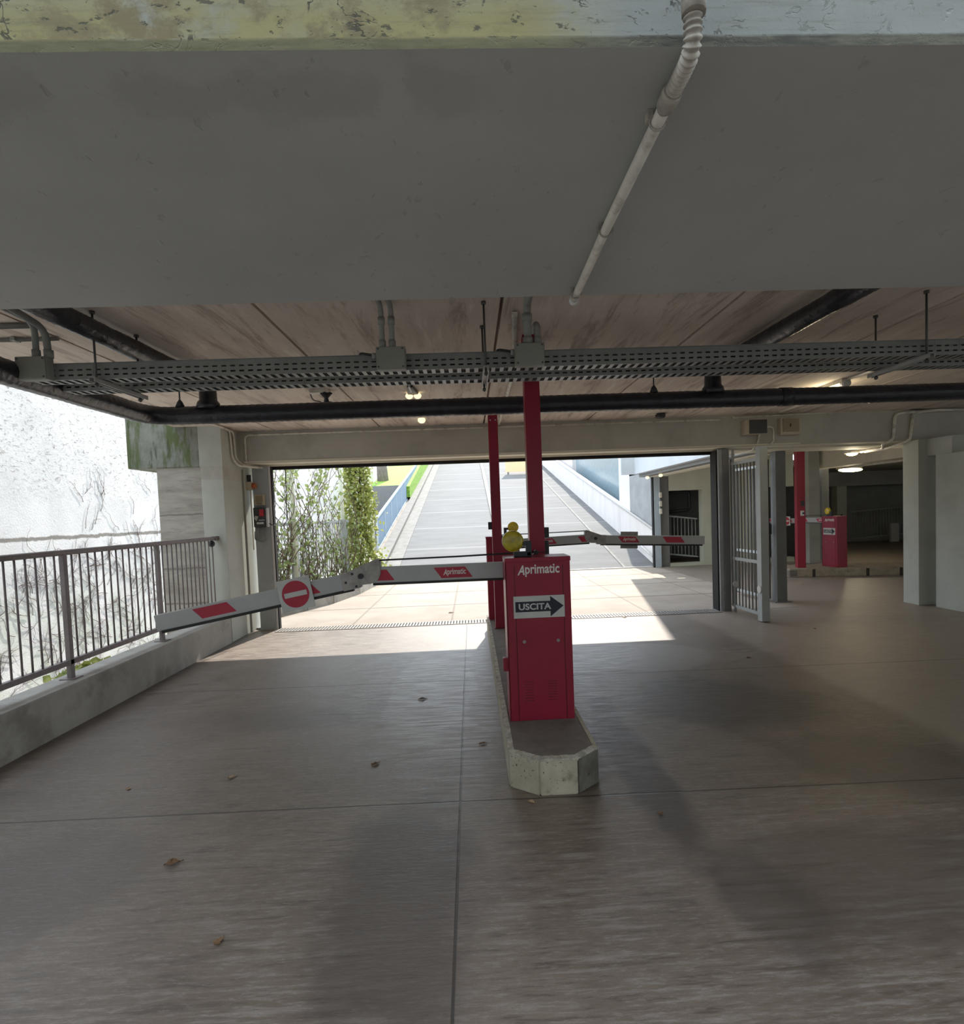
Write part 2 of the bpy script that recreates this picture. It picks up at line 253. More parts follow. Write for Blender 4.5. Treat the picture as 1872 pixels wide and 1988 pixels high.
# ------------------------------------------------------------------ mesh building
WM = {}
class MB:
    def __init__(s): s.bm = bmesh.new()
    def quadbox(s, vs, bev=0):
        v = [s.bm.verts.new(p) for p in vs]
        fs = [s.bm.faces.new([v[i] for i in f]) for f in ((0, 3, 2, 1), (4, 5, 6, 7), (0, 1, 5, 4), (1, 2, 6, 5), (2, 3, 7, 6), (3, 0, 4, 7))]
        if bev:
            es = list({e for f in fs for e in f.edges}); bmesh.ops.bevel(s.bm, geom=es, offset=bev, segments=2, profile=.7, affect='EDGES')
        return s
    def box(s, x0, x1, y0, y1, z0, z1, bev=0):
        return s.quadbox([(x0, y0, z0), (x1, y0, z0), (x1, y1, z0), (x0, y1, z0), (x0, y0, z1), (x1, y0, z1), (x1, y1, z1), (x0, y1, z1)], bev)
    def beam(s, a, b, w, h, bev=0, up=(0, 0, 1)):
        """box bar from a to b, w across, h along up"""
        a = Vector(a); b = Vector(b); d = (b - a).normalized(); u = Vector(up); r = d.cross(u)
        if r.length < 1e-4: r = Vector((1, 0, 0))
        r.normalize(); u = r.cross(d).normalized(); r *= w / 2; u *= h / 2
        return s.quadbox([a - r - u, a + r - u, b + r - u, b - r - u, a - r + u, a + r + u, b + r + u, b - r + u], bev)
    def prism(s, pts, y0, y1, axis='y', bev=0):
        """polygon (counter-clockwise list of 2D points) extruded along axis"""
        def P(p, t): return {'y': (p[0], t, p[1]), 'z': (p[0], p[1], t), 'x': (t, p[0], p[1])}[axis]
        A = [s.bm.verts.new(P(p, y0)) for p in pts]; B = [s.bm.verts.new(P(p, y1)) for p in pts]; n = len(pts); fs = []
        fs.append(s.bm.faces.new(A)); fs.append(s.bm.faces.new(B[::-1]))
        for i in range(n): fs.append(s.bm.faces.new([A[i], B[i], B[(i + 1) % n], A[(i + 1) % n]]))
        if bev: bmesh.ops.bevel(s.bm, geom=list({e for f in fs for e in f.edges}), offset=bev, segments=2, affect='EDGES')
        return s
    def tube(s, pts, r, n=10, cap=True):
        pts = [Vector(p) for p in pts]; rs = r if isinstance(r, (list, tuple)) else [r] * len(pts); rings = []; ref = None
        for i, p in enumerate(pts):
            d = (pts[min(i + 1, len(pts) - 1)] - pts[max(i - 1, 0)]).normalized()
            if ref is None: ref = Vector((0, 0, 1)) if abs(d.z) < .9 else Vector((1, 0, 0))
            a = d.cross(ref).normalized(); bb = a.cross(d).normalized(); ref = bb
            rings.append([s.bm.verts.new(p + a * math.cos(t) * rs[i] + bb * math.sin(t) * rs[i]) for t in [2 * PI * k / n for k in range(n)]])
        for i in range(len(rings) - 1):
            for k in range(n):
                f = s.bm.faces.new([rings[i][k], rings[i][(k + 1) % n], rings[i + 1][(k + 1) % n], rings[i + 1][k]]); f.smooth = True
        if cap and n > 2: s.bm.faces.new(rings[0][::-1]); s.bm.faces.new(rings[-1])
        return s
    def cyl(s, a, b, r, n=16): return s.tube([a, b], r, n)
    def sphere(s, c, r, sc=(1, 1, 1), u=16, v=10):
        mt = Matrix.Translation(c) @ Matrix.Diagonal((*[r * k for k in sc], 1))
        res = bmesh.ops.create_uvsphere(s.bm, u_segments=u, v_segments=v, radius=1, matrix=mt)
        for vv in res['verts']:
            for f in vv.link_faces: f.smooth = True
        return s
    def quad(s, pts):
        s.bm.faces.new([s.bm.verts.new(p) for p in pts]); return s
    def add_mesh(s, me, mt):
        n0 = len(s.bm.verts); s.bm.from_mesh(me); s.bm.verts.ensure_lookup_table()
        for v in s.bm.verts[n0:]: v.co = mt @ v.co
        return s
    def build(s, name, mat, parent=None, local=False, origin=None, fix=True):
        if fix: bmesh.ops.recalc_face_normals(s.bm, faces=s.bm.faces[:])
        me = bpy.data.meshes.new(name); o = bpy.data.objects.new(name, me)
        if parent is not None:
            if not local: s.bm.transform(WM[parent].inverted())
            o.parent = parent; WM[o] = WM[parent]
        else:
            if origin is None:
                xs = [v.co.x for v in s.bm.verts]; ys = [v.co.y for v in s.bm.verts]; zs = [v.co.z for v in s.bm.verts]
                origin = ((min(xs) + max(xs)) / 2, (min(ys) + max(ys)) / 2, min(zs))
            T = Matrix.Translation(origin); s.bm.transform(T.inverted()); o.location = origin; WM[o] = T
        s.bm.to_mesh(me); s.bm.free(); me.materials.append(mat); COL.objects.link(o)
        return o
def tag(o, label, cat, group=None, kind=None):
    o['label'] = label; o['category'] = cat
    if group: o['group'] = group
    if kind: o['kind'] = kind
    return o
def struct(name, mb, mat, label, cat): return tag(mb.build(name, mat), label, cat, kind='structure')
def thing(name, loc, label, cat, rz=0, group=None):
    o = bpy.data.objects.new(name, None); o.empty_display_size = .1; o.location = loc; o.rotation_euler = (0, 0, rz); COL.objects.link(o)
    WM[o] = Matrix.Translation(loc) @ Matrix.Rotation(rz, 4, 'Z'); return tag(o, label, cat, group)
def box(*a, **k): return MB().box(*a, **k)
def copy_tree(o, parent=None):
    c = o.copy(); COL.objects.link(c); c.parent = parent; WM[c] = WM[o]
    for ch in [x for x in bpy.data.objects if x.parent is o]: copy_tree(ch, c)
    return c
def arc(c, a, b, r, n=8):
    """rounded corner: points from c+a*r to c+b*r bending round c (a, b unit axes)"""
    c = Vector(c); a = Vector(a); b = Vector(b); m = c + (a + b) * r
    return [m - b * r * math.cos(t) - a * r * math.sin(t) for t in [PI / 2 * k / n for k in range(n + 1)]]
def bend(pts, r=.06, n=6):
    """polyline with rounded corners"""
    P = [Vector(p) for p in pts]; out = [P[0]]
    for i in range(1, len(P) - 1):
        a = (P[i - 1] - P[i]); b = (P[i + 1] - P[i]); rr = min(r, a.length * .45, b.length * .45); a.normalize(); b.normalize()
        p0 = P[i] + a * rr; p2 = P[i] + b * rr
        for k in range(n + 1):
            t = k / n; out.append(p0 * (1 - t) ** 2 + P[i] * 2 * t * (1 - t) + p2 * t * t)
    out.append(P[-1]); return out
def text_mesh(txt, shear=0, bold=.0, extrude=.0):
    cu = bpy.data.curves.new('t', 'FONT'); cu.body = txt; cu.shear = shear; cu.offset = bold; cu.extrude = extrude; cu.resolution_u = 4
    o = bpy.data.objects.new('t', cu); COL.objects.link(o); dg = bpy.context.evaluated_depsgraph_get(); dg.update()
    me = bpy.data.meshes.new_from_object(o.evaluated_get(dg)); bpy.data.objects.remove(o); return me
def put_text(mb, txt, x0, x1, z0, z1, y, facing=-1, shear=0, bold=.02, basemat=None):
    """text fitted to x0..x1, z0..z1 on the plane y (local frame); facing -1 looks to -y, +1 to +y (then x runs backwards)"""
    me = text_mesh(txt, shear, bold); xs = [v.co.x for v in me.vertices]; ys = [v.co.y for v in me.vertices]
    sx = (x1 - x0) / (max(xs) - min(xs)); sy = (z1 - z0) / (max(ys) - min(ys))
    base = Matrix(((sx, 0, 0, x0 - min(xs) * sx), (0, 0, -1, y), (0, sy, 0, z0 - min(ys) * sy), (0, 0, 0, 1)))
    if facing > 0: base = Matrix(((-sx, 0, 0, x1 + min(xs) * sx), (0, 0, -1, y), (0, sy, 0, z0 - min(ys) * sy), (0, 0, 0, 1)))
    mb.add_mesh(me, (basemat or Matrix()) @ base); bpy.data.meshes.remove(me)
def wordmark(mb, x0, x1, z0, z1, y, facing=-1, basemat=None):
    """slanting capital followed by upright rounded letters"""
    w = x1 - x0; h = z1 - z0
    if facing < 0:
        put_text(mb, 'A', x0, x0 + w * .17, z0 + h * .16, z1 - h * .03, y, facing, .3, .022, basemat)
        put_text(mb, 'primatic', x0 + w * .185, x1, z0, z1, y, facing, 0, .022, basemat)
    else:
        put_text(mb, 'A', x1 - w * .17, x1, z0 + h * .16, z1 - h * .03, y, facing, .3, .022, basemat)
        put_text(mb, 'primatic', x0, x1 - w * .185, z0, z1, y, facing, 0, .022, basemat)
# ------------------------------------------------------------------ the setting
fl = MB(); fl.box(-3.27, 18, -8.1, 8.4, -.3, 0); fl.box(4.95, 18, 8.4, 22, -.3, 0)
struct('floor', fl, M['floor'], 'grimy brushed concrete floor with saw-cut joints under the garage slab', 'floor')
yd = MB(); yd.prism([(-3.6, 8.4), (4.95, 8.4), (4.95, 15.0), (-2.3, 15.0), (-2.5, 13.6), (-2.9, 11.7), (-3.3, 10.6), (-3.6, 10.0)], -.3, 0, 'z')
struct('driveway', yd, M['yard'], 'sunlit pale concrete driveway between the grille and the ramp foot', 'driveway')
SL = .205
rp = MB(); rp.prism([(15, -.3), (46, -.3), (46, SL * 31), (15, 0)], -2.45, 4.95, 'x')
struct('ramp', rp, M['ramp'], 'long grey concrete vehicle ramp climbing away beyond the opening', 'ramp')
def slope_bar(x0, x1, h, y0=15.0, y1=46.0):
    m = MB(); m.prism([(y0, SL * (y0 - 15) - .02), (y1, SL * (y1 - 15) - .02), (y1, SL * (y1 - 15) + h), (y0, SL * (y0 - 15) + h)], x0, x1, 'x'); return m
struct('kerb', slope_bar(-2.45, -2.05, .02), M['palegrey'], 'pale concrete margin along the left of the ramp', 'kerb')
struct('kerb', slope_bar(-2.75, -2.45, .14), M['palegrey'], 'raised white kerb under the blue railing beside the ramp', 'kerb')
struct('trim_1', slope_bar(.80, .98, .05), M['palegrey'], 'narrow white dividing kerb up the middle of the ramp', 'kerb')
struct('trim_2', slope_bar(4.05, 4.12, .02), M['palegrey'], 'thin pale gutter line on the right of the ramp', 'gutter')
struct('wall_right', slope_bar(4.95, 5.2, .92, 15.3, 46), M['exterior_white'], 'low white wall climbing along the right side of the ramp', 'wall')
# ceiling panels with open joints and the slab over them
ce = MB(); xs = [-3.88, -2.74, -1.245, .243, 1.737, 3.23, 4.72, 6.2, 7.7, 9.2]
for a, b in zip(xs[:-1], xs[1:]): ce.box(a + .011, b - .011, 2.2, 8.3, 2.9, 2.98)
ce.box(-3.88, 9.2, 1.3, 9.1, 2.965, 3.3)
struct('ceiling', ce, M['ceiling'], 'brown streaked concrete slab ceiling of wide panels with dark joints', 'ceiling')
struct('building', box(-3.88, 18, 1.1, 9.1, 3.3, 18), M['paint'], 'unseen storeys over the garage, made tall to block the sun', 'building')  # unseen storeys, raised this high to keep sun off the court behind
bn = MB(); bn.prism([(1.075, 2.45), (2.27, 2.45), (2.27, 3.0), (1.3, 3.0), (1.3, 3.3), (1.09, 3.3), (1.09, 2.478), (1.075, 2.472)], -6, 18, 'x')
struct('beam', bn, M['nearbeam'], 'wide grey beam overhead with flaking algae-stained outer face', 'beam')
fb = MB(); fb.box(-3.27, 18, 8.25, 8.52, 2.45, 3.0); fb.box(-3.27, 18, 8.52, 9.1, 2.55, 3.3)
struct('beam', fb, M['beampaint'], 'long grey painted beam above the grille opening', 'beam')
fh = MB(); fh.box(-3.27, 18, 8.52, 9.1, 2.42, 2.55); fh.box(-3.27, 18, 8.262, 8.52, 2.444, 2.45); struct('trim_7', fh, M['cream'], 'underside of the long beam, lightened to paint in bounced light', 'beam underside')  # same beam paint, made cream to hold light bounced off the driveway
struct('trim_3', box(-2.93, 3.72, 8.57, 8.66, 2.375, 2.42), M['slot'], 'dark rolling shutter slot under the beam', 'shutter slot')
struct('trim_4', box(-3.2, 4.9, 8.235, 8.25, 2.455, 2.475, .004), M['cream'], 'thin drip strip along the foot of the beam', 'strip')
struct('beam', box(-4.5, -3.57, 7.7, 9.1, 2.37, 3.4, .015), M['mossy'], 'moss-stained raw end of the beam outside the column', 'beam')
struct('beam', box(-3.57, -3.27, 7.7, 9.1, 2.37, 3.0), M['paint'], 'pale painted beam block over the column', 'beam')
struct('column', box(-3.56, -3.27, 7.7, 8.32, 0, 2.2, .008), M['paint'], 'pale painted concrete column at the end of the railing', 'column')
struct('trim_5', box(-3.56, -3.272, 7.702, 8.32, 2.2, 2.37), M['beampaint'], 'darker grey band at the head of the column', 'band')
struct('column', box(-3.5, -3.26, 8.37, 8.7, 0, 2.45, .006), M['paint'], 'slim pale pilaster between column and grey shutter post', 'column')
struct('column', box(-3.5, -3.3, 8.32, 8.37, 0, 2.45), M['slot'], 'black fill for the shaded gap between column and pilaster', 'recess')  # shade of the gap is painted as a near-black fill
struct('pier', box(-4.14, -3.56, 7.72, 8.7, -2.3, 2.37), M['raw'], 'unpainted board-marked concrete pier outside the railing', 'pier')
pw = MB(); pw.box(-3.55, -3.27, -8.1, 7.69, -2.3, .355, .018)
struct('wall_left', pw, M['parapet'], 'low concrete parapet carrying the railing', 'parapet')
struct('retaining_wall', box(-7.4, -7.0, -8.1, 42, -2.3, 5), M['whitewall'], 'tall sunlit rough white retaining wall beyond the railing', 'wall')
gd = MB(); gd.box(-60, 60, -60, 80, -2.4, -2.2); gd.box(-4.3, -3.4, 8.7, 16, -2.3, -.02); gd.box(-4.3, -2.75, 15, 26, -2.3, -.02)
struct('ground', gd, M['soil'], 'pale bare ground below the railing and behind the ivy fence', 'ground')
# right hand bay
struct('column', box(6.6, 6.9, 8.12, 8.42, 0, 2.45, .006), M['paint'], 'pale green-grey pillar at the corner of the right wall', 'pillar')
struct('wall_right', box(6.72, 7.0, 1.5, 7.95, 0, 2.2), M['paint'], 'pale grey-green partition wall at the right edge', 'wall')
struct('beam', box(6.74, 7.32, 7.7, 8.25, 2.2, 2.45, .006), M['paint'], 'short pale beam stub over the right partition wall', 'beam')
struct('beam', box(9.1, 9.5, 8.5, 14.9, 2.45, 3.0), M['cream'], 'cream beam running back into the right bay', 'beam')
struct('column', box(8.72, 9.0, 14.3, 14.6, 0, 2.9), M['paint'], 'grey-green column behind the red post of the right bay', 'column')
c2 = MB(); c2.box(4.75, 9.2, 9.1, 15.3, 2.9, 3.0); struct('ceiling', c2, M['ceiling'], 'slab ceiling over the right bay', 'ceiling')
struct('ceiling', box(9.5, 18, 8.4, 22, 2.6, 2.7), M['dark_inside'], 'low dark ceiling deep in the garage', 'ceiling')
bw = MB(); bw.box(9.0, 18, 21.2, 21.5, 0, 2.7); bw.box(18, 18.3, 1, 21.5, 0, 3); bw.box(9.5, 9.7, 15, 21.2, 0, 2.7)
struct('wall_back', bw, M['dark_inside'], 'dark end walls deep in the unlit garage', 'wall')
struct('column', box(13.1, 13.45, 19.8, 20.1, 0, 2.6), M['paint'], 'dim grey pillar deep in the garage', 'pillar')
struct('beam', box(9.7, 18, 19.7, 20.1, 2.1, 2.6), M['dark_inside'], 'dim beam across the depth of the garage', 'beam')
struct('door_1', box(12.2, 13.05, 20.6, 20.7, 0, 2.05), M['slot'], 'flat black panel for the dark doorway beside the dim pillar', 'doorway')  # flat panel, darkness of the opening is put into its colour
# wall of the right wing facing us, with barred openings
ww = MB(); ww.box(5.3, 8.72, 15.0, 15.25, 2.03, 2.9); ww.box(6.22, 7.7, 15.0, 15.25, 0, 2.03); ww.box(5.3, 6.22, 15.0, 15.25, -.2, .08); ww.box(7.7, 8.72, 15.0, 15.25, -.2, .12)
struct('wall_back', ww, M['exterior_green'], 'pale green wall of the right wing with two openings', 'wall')
wi = MB(); wi.box(5.0, 9.5, 17.4, 17.6, -.3, 3.0); wi.box(5.0, 9.5, 15.25, 17.6, 2.6, 2.75); wi.box(5.0, 5.2, 15.25, 17.4, -.3, 2.75)
struct('wall_back', wi, M['dark_inside'], 'dark grey room behind the barred opening of the right wing', 'wall')
struct('column', box(5.05, 5.31, 15.0, 15.3, 0, 2.42), M['gate'], 'dark grey column of the right wing', 'column')
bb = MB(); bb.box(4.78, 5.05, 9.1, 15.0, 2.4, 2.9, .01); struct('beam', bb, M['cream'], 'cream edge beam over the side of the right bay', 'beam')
uf = MB(); uf.box(4.4, 18, 9.1, 15.1, 2.95, 9.5); uf.box(4.4, 4.55, 9.1, 15.1, 2.5, 2.95); uf.box(4.05, 4.4, 15.0, 15.1, 2.5, 9.5)
struct('building', uf, M['fascia_blue'], 'pale blue upper storey overhanging the right of the driveway', 'building')
struct('trim_6', box(4.55, 4.78, 9.1, 15.1, 2.42, 2.5), M['gate'], 'dark soffit strip under the pale blue storey', 'soffit')
struct('building', box(5.2, 6.0, 19.05, 19.6, 0, 4.3), M['exterior_white'], 'white end pier of the building beside the ramp', 'pier')
struct('building', box(5.6, 9, 19.6, 46, 1.2, 4.8), M['teal'], 'teal glazed facade above the ramp wall', 'facade')
struct('building', box(5.4, 9, 29.5, 46, 3, 6.2), M['exterior_white'], 'white block at the upper end of the ramp wall', 'building')
struct('door_2', box(5.2, 6.3, 17.7, 17.8, .4, 2.35), M['bluedoor'], 'pale blue door leaf in the white end wall', 'door')
struct('building', box(5.2, 6.4, 17.8, 19.05, 0, 4.3), M['exterior_white'], 'white end wall around the pale blue door', 'wall')
# far left: dark wall, grass bank, sky-blocking wall added behind the viewer
struct('retaining_wall', box(-4.4, -3.2, 26, 26.4, -.1, 3.05), M['gate'], 'dark retaining wall below the grass bank', 'wall')
gb = MB(); gb.prism([(26.2, 2.5), (50, 2.5), (50, 8.6), (26.2, 3.0)], -4.6, -2.75, 'x')
struct('lawn', gb, M['grass'], 'bright green grass bank rising beside the ramp', 'grass bank')
struct('wall_back', box(-14, 24, -8.4, -8, -2.3, 13), M['paint'], 'unseen wall behind the camera, added to block the sky', 'wall')  # unseen, added to cut the sky light coming from behind
kb = MB(); pts = [(-3.3, 9.5), (-2.97, 10.23), (-2.67, 10.91), (-2.41, 12.1), (-2.27, 13.75), (-2.35, 15.0)]
for a, b in zip(pts[:-1], pts[1:]): kb.beam((a[0] - .06, a[1], .12), (b[0] - .06, b[1] + .03, .12), .12, .28)
struct('kerb', kb, M['parapet'], 'curving low kerb along the left of the driveway', 'kerb')
struct('kerb', box(1.2, 4.84, 14.95, 15.02, 0, .03), M['exterior_white'], 'pale threshold strip at the ramp foot', 'threshold')
# ------------------------------------------------------------------ traffic islands
isl = thing('traffic_island', (.43, 5.5, 0), 'long concrete traffic island with chamfered nose carrying the two barriers', 'traffic island')
out = [(.165, 3.24), (.33, 3.11), (.548, 3.11), (.695, 3.24), (.695, 7.7), (.6, 7.95), (.27, 7.95), (.165, 7.75)]
inn = [(.20, 3.26), (.345, 3.145), (.535, 3.145), (.66, 3.255), (.66, 7.68), (.585, 7.91), (.285, 7.91), (.20, 7.73)]
MB().prism(inn, 0, .212, 'z').build('screed_top', M['asphalt'], isl)
def stone(a, b, ia, ib, mat, dz=0, edge=True):
    m = MB(); m.prism([a, b, ib, ia], 0, .205 + dz, 'z', .006); s_ = m.build('kerb_stone', mat, isl)
    if edge:
        A = Vector((*a, .205 + dz)); B = Vector((*b, .205 + dz)); IA = Vector((*ia, .213 + dz)); IB = Vector((*ib, .213 + dz)); n = 14; mm = MB(); rr = random.Random(int(a[0] * 99 + a[1] * 77))
        for k in range(n):
            t0 = k / n + .004; t1 = (k + 1) / n
            P = A.lerp(B, t0); Q = A.lerp(B, t1); IP = IA.lerp(IB, t0); IQ = IA.lerp(IB, t1); o = Vector(((IA - A).x, (IA - A).y, 0)).normalized() * rr.uniform(.0, .006); up = Vector((0, 0, rr.uniform(.002, .009)))
            mm.quadbox([P + o - Vector((0, 0, .012)), Q + o - Vector((0, 0, .012)), IQ - Vector((0, 0, .012)), IP - Vector((0, 0, .012)), P + o + up, Q + o + up, IQ + up * .6, IP + up * .6])
        mm.build('mortar_edge', M['kerbedge'], s_)
    return s_
st = stone(out[0], out[1], inn[0], inn[1], M['kerb']); stone(out[1], out[2], inn[1], inn[2], M['kerb']); stone(out[2], out[3], inn[2], inn[3], M['kerb_dark'])  # right-hand nose stone takes the darker stone colour
ys = [3.24, 3.9, 4.9, 5.9, 6.9, 7.75]
for a, b in zip(ys[:-1], ys[1:]): stone((.165, b), (.165, a + .006), (.20, b), (.20, a + .006), M['kerb'])
for a, b in zip(ys[:-1], ys[1:]): stone((.695, a + .006), (.695, b), (.66, a + .006), (.66, b), M['kerb'], edge=False)
stone(out[4], out[5], inn[4], inn[5], M['kerb'], edge=False); stone(out[5], out[6], inn[5], inn[6], M['kerb'], edge=False); stone(out[6], out[7], inn[6], inn[7], M['kerb'], edge=False)
i2 = thing('traffic_island', (7.9, 11.9, 0), 'tan kerbed traffic island in the right bay with dark painted bands', 'traffic island', rz=math.radians(-12))
MB().box(-1.1, 2.2, -.33, .62, 0, .18, .03).build('island_body', M['stone2'], i2, local=True)
for x in (-.62, .42, 1.05, 1.72): MB().box(x - .028, x + .028, -.336, -.3, .005, .165).build('painted_band', M['stripe_black'], i2, local=True)
MB().box(-1.104, -.95, -.337, -.2, .02, .15, .02).build('dark_corner', M['kerb_dark'], i2, local=True)  # corner block in the darker stone colour
# ------------------------------------------------------------------ barriers
def para(x0, x1, lean, z0, z1, y0, y1, mt):
    m = MB(); m.prism([(x0 + lean, z0), (x1 + lean, z0), (x1, z1), (x0, z1)], y0, y1, 'y'); m.bm.transform(mt); return m
def barrier(loc, rz, label, droop, tilt, plate_front, lamp_mat, extra=True):
    b = thing('parking_barrier', loc, label, 'barrier', rz, 'parking barriers')
    cab = MB(); cab.box(-.213, .213, -.12, .12, 0, 1.065, .006); cab.box(-.217, .217, -.124, .124, 1.06, 1.09, .005)
    cab = cab.build('cabinet', M['red'], b, local=True)
    MB().box(-.219, -.216, -.124, .124, .0, 1.085).build('side_strip', M['red'], cab, local=True)
    sm = MB()
    for x in (-.158, .162): sm.box(x - .0018, x + .0018, -.1222, -.119, .01, 1.03)
    sm.build('door_seam', M['redseam'], cab, local=True)
    MB().box(-.155, .159, -.1225, -.118, .012, 1.045, .002).build('door_panel', M['red'], cab, local=True)
    for x in (-.108, .118): MB().cyl((x, -.127, .533), (x, -.12, .533), .0115, 14).build('lock_screw', M['screw'], cab, local=True)
    for x in (-.085, .072):
        m = MB()
        for k in range(8): m.box(x - .03, x + .03, -.1238, -.121, .135 + k * .018, .1385 + k * .018)
        m.build('vent', M['redseam'], cab, local=True)
    MB().box(-.252, -.215, -.105, -.06, .335, .425, .008).build('key_lock', M['red'] if extra else M['blackmetal'], cab, local=True)
    m = MB(); wordmark(m, -.138, .141, .963, 1.043, -.1232); m.build('lettering', M['letter'], cab, local=True, fix=False)
    sg = MB(); sg.box(-.171, .167, -.1262, -.122, .69, .836); sg = sg.build('direction_sign', M['signgrey'], b, local=True)
    w, h = .338, .146; fx = lambda f: -.171 + w * f; fz = lambda f: .836 - h * f
    MB().prism([(fx(.035), fz(.72)), (fx(.72), fz(.72)), (fx(.72), fz(.965)), (fx(.98), fz(.49)), (fx(.72), fz(.03)), (fx(.72), fz(.25)), (fx(.035), fz(.25))], -.1272, -.1255, 'y').build('arrow', M['navy'], sg, local=True)
    m = MB(); put_text(m, 'USCITA', fx(.10), fx(.735), fz(.63), fz(.335), -.1277, -1, 0, .028); m.build('lettering', M['signgrey'], sg, local=True, fix=False)
    # boom, pivoting plate, forearm
    T = Matrix.Translation((-.05, 0, .99)) @ Matrix.Rotation(tilt, 4, 'Y') @ Matrix.Translation((.05, 0, -.99))
    y0, y1 = .132, .178
    m = MB(); m.box(-1.16, -.02, y0, y1, .935, 1.046, .006); m.bm.transform(T); boom = m.build('boom', M['silver'], b, local=True)
    m = MB(); m.box(-1.13, -.05, y0 + .004, y1 - .004, .918, .936, .003); m.bm.transform(T); m.build('rubber_edge', M['rubber'], boom, local=True)
    for x0, x1, logo in ((-.703, -.484, True), (-1.26, -1.03, False)):
        para(x0, x1, .052, .951, 1.026, y0 - .0012, y0 + .002, T).build('stripe', M['redstripe'], boom, local=True)
        para(x0 + .052, x1 + .052, -.052, .951, 1.026, y1 - .002, y1 + .0012, T).build('stripe', M['redstripe'], boom, local=True)
        if logo:
            m = MB(); wordmark(m, x0 + .065, x1 + .005, .962, 1.014, y0 - .0018, -1, T); m.build('lettering', M['letter'], boom, local=True, fix=False)
            m = MB(); wordmark(m, x0 + .05, x1 - .01, .962, 1.014, y1 + .0018, 1, T); m.build('lettering', M['letter'], boom, local=True, fix=False)
    MB().cyl((-.1, .115, .99), (-.1, .14, .99), .05, 20).build('hub', M['blackmetal'], b, local=True)
    piv = T @ Vector((-1.208, 0, .985)); F = Matrix.Translation((piv.x, 0, piv.z)) @ Matrix.Rotation(-droop, 4, 'Y') @ Matrix.Translation((1.208, 0, -.985))
    zc = .972
    m = MB(); m.prism([(-1.345, 1.003), (-1.33, .912), (-1.265, .924), (-1.14, .932), (-1.088, .960), (-1.07, 1.0), (-1.073, 1.09), (-1.09, 1.104), (-1.105, 1.102)], y0 - .014, y1 + .014, 'y', .004)
    m.bm.transform(T); jp = m.build('hinge_plate', M['jointmetal'], b, local=True)
    m = MB(); m.box(-1.345, -1.225, y0 - .0155, y1 + .0155, zc - .061, zc + .06, .003); m.bm.transform(F); m.build('clamp_plate', M['jointmetal'], jp, local=True)
    m = MB(); m.cyl((piv.x, y0 - .026, piv.z + .004), (piv.x, y1 + .026, piv.z + .004), .019, 18); m.cyl((piv.x, y0 - .031, piv.z + .004), (piv.x, y0 - .02, piv.z + .004), .011, 6); m.build('pivot_bolt', M['blackmetal'], jp, local=True)
    for x, z in ((-1.318, zc - .005), (-1.262, zc + .045), (-1.252, zc - .045)):
        m = MB(); m.cyl((x, y0 - .022, z), (x, y0 - .01, z), .0085, 8); m.bm.transform(F); m.build('bolt', M['blackmetal'], jp, local=True)
    m = MB(); m.box(-2.655, -1.3, y0, y1, zc - .0565, zc + .0565, .006); m.bm.transform(F); fo = m.build('forearm', M['silver'], b, local=True)
    m = MB(); m.box(-2.63, -1.28, y0 + .004, y1 - .004, zc - .076, zc - .055, .003); m.bm.transform(F); m.build('rubber_edge', M['rubber'], fo, local=True)
    for x0, x1, logo in ((-1.79, -1.56, True), (-2.39, -2.15, False)):
        para(x0, x1, .055, zc - .035, zc + .042, y0 - .0012, y0 + .002, F).build('stripe', M['redstripe'], fo, local=True)
        para(x0 + .055, x1 + .055, -.055, zc - .035, zc + .042, y1 - .002, y1 + .0012, F).build('stripe', M['redstripe'], fo, local=True)
        if logo:
            m = MB(); wordmark(m, x0 + .05, x1 - .01, zc - .024, zc + .03, y1 + .0018, 1, F); m.build('lettering', M['letter'], fo, local=True, fix=False)
    m = MB(); m.box(-1.785, -1.555, y0 - .018, y0 - .012, zc - .118, zc + .104, .002); m.bm.transform(F); pl = m.build('no_entry_plate', M['signgrey'] if plate_front else M['jointmetal'], b, local=True)
    m = MB(); c_ = Vector((-1.67, 0, zc - .007)); m.bm.faces.new([m.bm.verts.new((c_.x + .094 * math.cos(t), y0 - .0186, c_.z + .094 * math.sin(t))) for t in [2 * PI * k / 48 for k in range(48)]]); m.bm.transform(F); m.build('red_disc', M['redstripe'], pl, local=True)
    m = MB(); m.box(-1.67 - .078, -1.67 + .078, y0 - .0198, y0 - .0182, zc - .024, zc + .010); m.bm.transform(F); m.build('white_bar', M['signgrey'], pl, local=True)
    a = T @ Vector((-1.095, .155, 1.092)); MB().tube([a, a.lerp(Vector((.02, .155, 1.107)), .5) - Vector((0, 0, .003)), (.02, .155, 1.107)], .0062, 8).build('pull_rod', M['blackmetal'], b, local=True)
    m = MB(); m.beam((-.01, .155, 1.05), (.03, .155, 1.115), .03, .03, .004); m.build('rod_anchor', M['blackmetal'], b, local=True)
    # flashing lamp
    m = MB(); m.box(-.150, -.03, -.05, 0, 1.09, 1.126, .006); m.box(-.068, -.03, -.05, 0, 1.09, 1.196, .008); m.box(-.1, -.03, -.045, -.005, 1.165, 1.196, .006)
    m.build('lamp_bracket', M['blackmetal'], b, local=True)
    lc = Vector((-.154, -.025, 1.198))
    m = MB(); m.cyl(lc - Vector((0, .02, 0)), lc + Vector((0, .02, 0)), .0715, 32); lb = m.build('lamp_rim', lamp_mat, b, local=True)
    m = MB()
    for sgn in (-1, 1): m.sphere(lc + Vector((0, .02 * sgn, 0)), .068, (1, .28, 1), 32, 12)
    m.build('lens', lamp_mat, lb, local=True)
    m = MB(); m.cyl(lc + Vector((0, -.0405, 0)), lc + Vector((0, -.036, 0)), .006, 8); m.build('lens_screw', M['screw'], lb, local=True)
    return b
